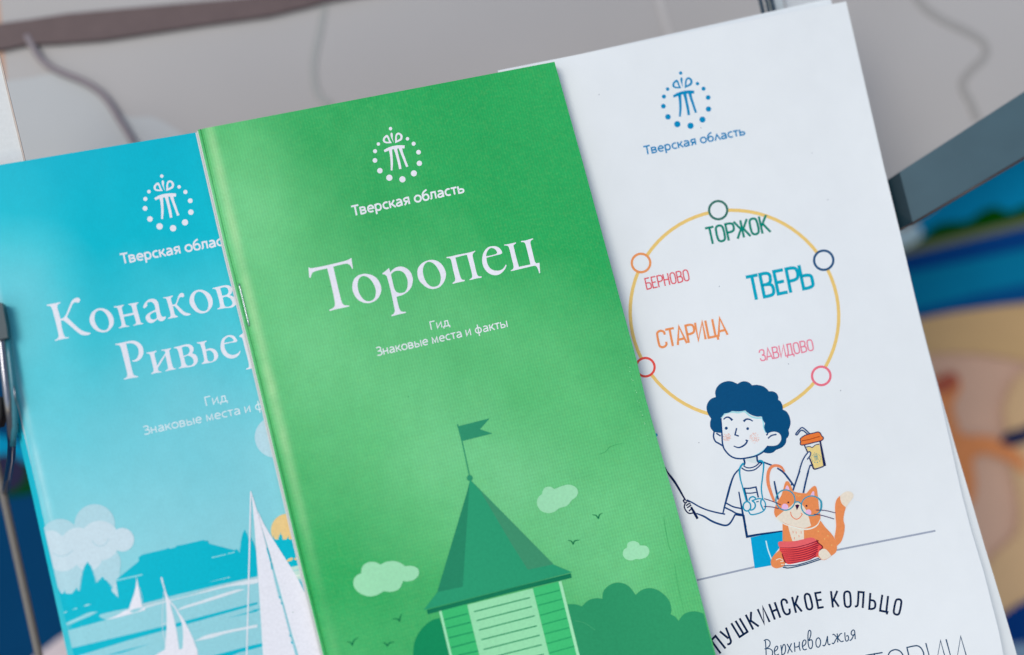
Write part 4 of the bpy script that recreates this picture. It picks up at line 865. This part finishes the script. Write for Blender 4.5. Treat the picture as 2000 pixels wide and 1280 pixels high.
# ------------------------------------------------------------------ the rack
chrome = mat('chrome', (.27,.27,.29), rough=.25, spec=.5, metal=1, noise=.04, bump=.02, raw=True)
alu = mat('white_aluminium', (206,212,217), rough=.45, spec=.3, noise=.03)
K = empty('display_rack', hit(100, 640, -.01), 'chrome and grey metal display rack holding the booklets from behind', 'display rack')
sl = .2365
def strip(mb, x0, x1, y0, y1, z, th, M, slope=sl):
    vs = []
    for zz_ in (z-th, z):
        for x, y in ((x0,y0),(x1,y0),(x1+slope*(y1-y0),y1),(x0+slope*(y1-y0),y1)): vs.append(hit(x, y, z)+Vector((0, 0, zz_-z)))
    mb.add(vs, [(0,1,2,3)[::-1],(4,5,6,7)[::-1],(0,4,5,1),(1,5,6,2),(2,6,7,3),(3,7,4,0)], M)
mb = MB(); strip(mb, -112, -9, 85, 1700, -.0055, .002, alu, .242); mb.build('upright', K)
mb = MB(); strip(mb, -8.2, -6.4, 85, 1700, -.0050, .0012, mat('beige_edge', (214,200,192), rough=.5), .242); mb.build('upright_edge', K)
mb = MB(); strip(mb, 1479, 1514, -60, 1700, -.0085, .0006, mat('rod_bright_reflection', (176,188,196), rough=.35, spec=.4)); mb.build('rod_reflection_plate', K)  # bright reflection of one chrome tube, put into a pale plate
slate = mat('rod_dark_reflection', (74,88,100), rough=.25, spec=.5)
for x, w_ in ((1485.5, .00062), (1497.5, .00044), (1507.5, .00062)):
    mb = MB(); y = -60; tube(mb, [hit(x-15, -60, -.0075), hit(x-15+sl*1800, 1740, -.0075)], w_, slate, seg=16); mb.build('rod_reflection', K, smooth=True)  # dark reflections of the same chrome tube, built as separate slate tubes
# flat grey arm at the right: a bevelled band that rises slightly towards the viewer
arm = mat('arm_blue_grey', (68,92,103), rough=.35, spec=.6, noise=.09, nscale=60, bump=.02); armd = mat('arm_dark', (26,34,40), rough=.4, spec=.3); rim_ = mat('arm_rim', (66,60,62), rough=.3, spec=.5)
mb = MB()
def Q(x, y, z): return hit(x, y, z)
T0, T1_, T2 = (1700,373.5,-.009), (1757,336.5,-.0035), (2120,102.5,.004)
B0, B1, B2 = (1728,466,-.009), (1783,436,-.0035), (2120,238,.004)
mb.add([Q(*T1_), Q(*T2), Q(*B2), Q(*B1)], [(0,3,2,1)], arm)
mb.add([Q(*T0), Q(*T1_), Q(*B1), Q(*B0)], [(0,3,2,1)], mat('arm_shade_side', (34,52,62), rough=.35, spec=.2))  # shade of the bent-back segment put into a darker arm colour
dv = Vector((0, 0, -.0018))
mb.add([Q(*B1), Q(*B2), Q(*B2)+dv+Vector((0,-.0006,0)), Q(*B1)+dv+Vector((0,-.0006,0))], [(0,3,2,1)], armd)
mb.add([Q(*T1_)+dv, Q(*T2)+dv, Q(*B2)+dv, Q(*B1)+dv], [(0,1,2,3)], arm)
mb.build('arm', K)
mb = MB()
for a, b in (((1728,466.4,-.009),(1783,436.4,-.0034)), ((1783,436.4,-.0034),(2120,238.4,.0041))): tube(mb, [hit(*a), hit(*b)], .00032, rim_, seg=8)
mb.build('arm_rim', K, smooth=True)
# chrome clip gripping the blue stack at the left edge
mb = MB()
tube(mb, [hit(*q) for q in ((-6,600,.004),(2,660,.0048),(8,720,.005),(15,780,.0048),(21,830,.003),(23,865,-.006),(22,895,-.02),(16,930,-.04),(10,960,-.058))], .0011, chrome, seg=16)
tube(mb, [hit(*q) for q in ((13,640,.004),(18,690,.0048),(24,740,.005),(28,790,.0045),(29,835,.003),(25,870,.0)) ], .0008, mat('clip_wire', (58,120,138), rough=.25, spec=.5), seg=14)
tube(mb, [hit(*q) for q in ((25,735,.0052),(29,770,.0055),(32,792,.0052))], [.0001,.00028,.0001], chrome, seg=8)
mb.build('clip_wire', K, smooth=True)
mb = MB(); dkm = mat('clip_grip_dark', (58,76,84), rough=.35, spec=.3)
pts = [(-30,588),(4,592),(9,618),(13,640),(15,660),(-30,668)]
mb.add([hit(x, y, .0075) for x, y in pts]+[hit(x, y, .0075)-Vector((0,0,.004)) for x, y in pts], [tuple(range(6))[::-1]]+[(i, (i+1) % 6, 6+(i+1) % 6, 6+i) for i in range(6)], dkm)
pts = [(-30,770),(3,775),(3,812),(-2,832),(-30,838)]
mb.add([hit(x, y, .003) for x, y in pts]+[hit(x, y, .003)-Vector((0,0,.006)) for x, y in pts], [tuple(range(5))[::-1]]+[(i, (i+1) % 5, 5+(i+1) % 5, 5+i) for i in range(5)], mat('black_rubber', (14,18,22), rough=.6))
mb.build('clip_grip', K)
mb = MB(); tube(mb, [hit(31,783,-.001), hit(34,800,-.001), hit(35,832,-.001)], .0009, mat('black_rubber', (14,18,22), rough=.6), seg=10); mb.build('clip_pad', K, smooth=True)
mb = MB(); tube(mb, [hit(-110,480,-.06), hit(5,960,-.06), hit(78,1290,-.06), hit(160,1660,-.06)], .0012, mat('grey_rod', (118,116,114), rough=.4), seg=14); mb.build('back_rod', K, smooth=True)

# ------------------------------------------------------------------ what stands behind: grey panel with its reflections built as shapes, and the painted banner
def plate(mb, pts, z, th, M):
    t = [hit(x, y, z) for x, y in pts]; n = len(t); d = Vector((0, 0, th))
    mb.add(t+[v-d for v in t], [tuple(range(n))[::-1], tuple(range(n, 2*n))]+[(i, (i+1) % n, n+(i+1) % n, n+i) for i in range(n)], M)
def decal(mb, pts, z, M, smooth=True):
    poly = crom(pts, True, 6) if smooth else [q[:2] for q in pts]
    v = [hit(x, y, z) for x, y in poly]
    tri = tessellate_polygon([[Vector((x, y, 0)) for x, y in poly]])
    fs = []
    for t in tri:
        cr = (v[t[1]]-v[t[0]]).cross(v[t[2]]-v[t[0]]).z
        fs.append(t if cr > 0 else (t[0], t[2], t[1]))
    mb.add(v, fs, M)
GP = empty('grey_panel', hit(1000, 60, -.08), 'grey back panel behind the tops of the booklets, crossed by a brown reflection', 'panel')
mb = MB(); plate(mb, [(-60,-700),(2700,-700),(2700,-250),(2010,196),(1745,366),(1500,500),(40,480)], -.079, .003, mat('panel_grey', (169,169,172), rough=.4, spec=.3, noise=.05, nscale=9, bump=.02)); mb.build('board', GP)
mb = MB(); decal(mb, [(-60,168,c),(15,158),(60,152),(110,144),(165,168),(215,205),(250,228),(300,230),(360,262,c),(380,480,c),(40,480,c)], -.0787, mat('panel_pale', (174,180,186), rough=.4, spec=.3, noise=.02, nscale=30)); mb.build('pale_patch', GP)
def ribbon(mb, pts, wds, z, M, th=.0003, n=6):
    L = crom(pts, False, n); N = len(L); a, b = [], []
    for i, p_ in enumerate(L):
        u = L[max(i-1, 0)]; v = L[min(i+1, N-1)]; dx, dy = v[0]-u[0], v[1]-u[1]; l = math.hypot(dx, dy); h = wds[0]+(wds[1]-wds[0])*i/(N-1); h /= 2
        a.append((p_[0]-dy/l*h, p_[1]+dx/l*h)); b.append((p_[0]+dy/l*h, p_[1]-dx/l*h))
    P3 = [hit(x, y, z) for x, y in a+b]; d = Vector((0, 0, th)); P3 += [v-d for v in P3]; M2 = 2*N
    fs = [(i, i+1, N+i+1, N+i) for i in range(N-1)]+[(i, M2+i, M2+i+1, i+1) for i in range(N-1)]+[(N+i, N+i+1, M2+N+i+1, M2+N+i) for i in range(N-1)]
    fs = [f_ if True else f_ for f_ in fs]
    mb.add(P3, fs, M)
mb = MB(); ribbon(mb, [(1278,-60),(1288,0),(1300,45),(1316,90),(1336,150)], (13, 11), -.0784, mat('panel_streak', (182,182,185), rough=.5)); mb.build('pale_reflection', GP)  # faint reflections in the panel, built as coloured ribbons here and just below
mb = MB(); ribbon(mb, [(1770,-40),(1800,8),(1840,38),(1890,62),(1922,84),(1925,108),(1896,138),(1880,165),(1896,200),(1910,235)], (15, 15), -.0786, mat('panel_reflection_grey', (152,152,154), rough=.5)); mb.build('grey_reflection', GP)
mb = MB(); ribbon(mb, [(632,-30),(632,15),(624,60),(614,110),(612,150),(622,185),(645,205)], (13, 16), -.0786, mat('panel_line', (158,161,163), rough=.5)); mb.build('grey_reflection', GP)
RL = empty('brown_reflection', hit(200, 50, -.072), 'blurred dark brown reflection in the grey panel, built as a flat band at top left', 'reflected_band')
mb = MB(); rm = mat('reflection_brown', (102,90,92), rough=.5, spec=.2, noise=.06, nscale=200)  # brown reflection of the surroundings, given shape as a flat band
topb = [(-120,60),(0,46),(60,38),(130,27),(250,16),(350,7),(450,-2),(600,-16),(760,-40)]; bot = [(760,-22),(640,1),(600,12),(520,31),(400,47),(300,62),(200,77),(110,84),(50,86),(0,97),(-120,118)]
t = [hit(x, y, -.0765) for x, y in topb+bot]; d = Vector((0, 0, .003)); n_ = len(t)
mb.add(t+[v-d for v in t], [tuple(range(n_))[::-1]]+[(i, (i+1) % n_, n_+(i+1) % n_, n_+i) for i in range(n_)], rm); mb.build('reflected_strip', RL)
CB = empty('curled_reflection', hit(150, 150, -.0765), 'purplish grey reflection in the panel, built as a curling tube at top left', 'curled_reflection')
mb = MB(); tube(mb, [hit(x, y, -.0772) for x, y in crom([(52,70),(66,95),(80,116),(100,132),(128,145),(160,158),(190,176),(212,200),(232,232),(252,264),(272,300),(300,350)], False, 4)], .00115, mat('reflection_plum', (138,132,140), rough=.5, noise=.05)); mb.build('reflected_curl', CB, smooth=True)  # curling reflection in the panel, given shape as a thin tube

BN = empty('painted_banner', hit(1900, 800, -.165), 'out of focus painted banner with blue water, green shore and sand, behind the rack', 'banner')
ZN = -.165
def bm_(name, rgb): return mat('banner_'+name, tuple(min(.85, v/.60) for v in alb(rgb)), raw=True, rough=.8, spec=.04, noise=.03, nscale=60, bump=0)
mb = MB(); plate(mb, [(-1300,-900),(3400,-900),(3400,2600),(-1300,2600)], ZN, .002, bm_('base', (152,128,116))); mb.build('cloth', BN)
lay = [0]
def bd(name, pts, rgb, cname):
    lay[0] += 1; mb = MB(); decal(mb, pts, ZN+lay[0]*.0003, bm_(cname, rgb)); mb.build(name, BN)
bd('painted_sky', [(1500,300,c),(1760,452,c),(3400,-760,c),(3400,160,c),(2100,392,c),(1780,492,c),(1600,540,c)], (14,108,146), 'sky')
bd('painted_cloud', [(1700,420),(1755,445),(1790,440),(1800,455),(1780,485),(1700,520)], (150,172,182), 'cloud')
bd('painted_shore', [(1690,520,c),(1765,486),(1800,466),(1830,440),(1862,434),(1890,432),(1920,412),(1945,404),(1970,414),(2000,402),(2100,370),(2500,250,c),(2500,330,c),(2100,412,c),(1860,470,c),(1690,508,c)], (8,62,26), 'shore')
bd('painted_bank', [(1690,502,c),(2100,405,c),(2500,318,c),(2500,336,c),(2100,424,c),(1690,520,c)], (88,94,76), 'bank')
bd('painted_deep_water', [(1600,540,c),(2100,420,c),(3400,110,c),(3400,420,c),(2100,480,c),(1600,600,c)], (0,56,104), 'navy')
bd('painted_water', [(1600,560,c),(1800,528,c),(2100,466,c),(3400,300,c),(3400,520,c),(2050,552,c),(1800,604,c),(1600,640,c)], (0,92,124), 'teal')
bd('painted_deep_water', [(1600,640,c),(1800,602),(1920,572),(2050,546,c),(3400,500,c),(3400,560,c),(2050,588),(1900,604),(1800,622),(1600,670,c)], (0,64,106), 'navy2')
bd('painted_sand', [(1600,670,c),(1800,623),(1900,605),(2050,590,c),(3400,560,c),(3400,720,c),(2100,720),(1900,690),(1700,700,c)], (148,126,96), 'sand')
bd('painted_sand', [(1960,800,c),(1985,740),(2060,700,c),(2500,900,c),(2100,1200,c),(1900,1180),(1930,1100),(1990,1030),(1975,900)], (152,130,104), 'sand2')
bd('painted_figure', [(1800,740,c),(1842,738),(1868,735),(1876,756),(1862,790),(1868,825),(1880,848),(1930,852),(1970,868),(1998,892),(2006,925),(1975,905),(1925,886),(1902,896),(1905,940),(1896,985),(1872,960),(1852,900),(1800,830,c)], (156,104,72), 'figure')
bd('painted_figure_head', [(1820,760),(1835,738),(1855,728),(1872,736),(1866,756),(1845,768)], (124,70,60), 'head')
bd('painted_bird', [(1955,862),(1968,845),(2000,835),(2060,800),(2060,838),(2010,862),(1975,872)], (40,44,64), 'dark')
bd('painted_deep_water', [(1940,1220,c),(1975,1190),(2020,1165),(2200,1080,c),(2300,1500,c),(2000,1290),(1960,1262)], (8,48,92), 'navy3')
bd('painted_shore', [(1950,1262,c),(2000,1256,c),(2300,1300,c),(2300,1600,c),(1960,1500,c)], (92,112,134), 'slate')
bd('painted_deep_water', [(-1300,300,c),(500,300,c),(500,2600,c),(-1300,2600,c)], (6,55,86), 'navy4')
bd('painted_water', [(-1300,700,c),(-200,820,c),(25,858),(60,900),(-60,905),(-1300,900,c)], (28,110,146), 'mid')
bd('painted_shore', [(-600,940,c),(-20,925),(50,905),(110,920),(90,955),(0,972),(-600,1000,c)], (10,58,40), 'shore2')
bd('painted_bird', [(-40,915),(5,888),(40,900),(50,930),(20,960),(-40,950)], (44,44,62), 'dark2')
bd('painted_path', [(60,1290,c),(95,1262),(125,1240),(170,1215,c),(300,1500,c),(20,1500,c)], (158,152,160), 'path')

g = MB(); g.add([(-15, -15, 0), (15, -15, 0), (15, 15, 0), (-15, 15, 0)], [(0, 1, 2, 3)], mat('paving_grey', (.34,.33,.32), rough=.8, spec=.2, noise=.12, nscale=6, bump=.2, bscale=60, bdist=.004, raw=True))
me = bpy.data.meshes.new('ground'); me.from_pydata([tuple(v) for v in g.v], [], g.f); me.materials.append(g.mats[0])
go = bpy.data.objects.new('ground', me); COL.objects.link(go); go.location = (0, 0, -1.1); go['kind'] = 'structure'
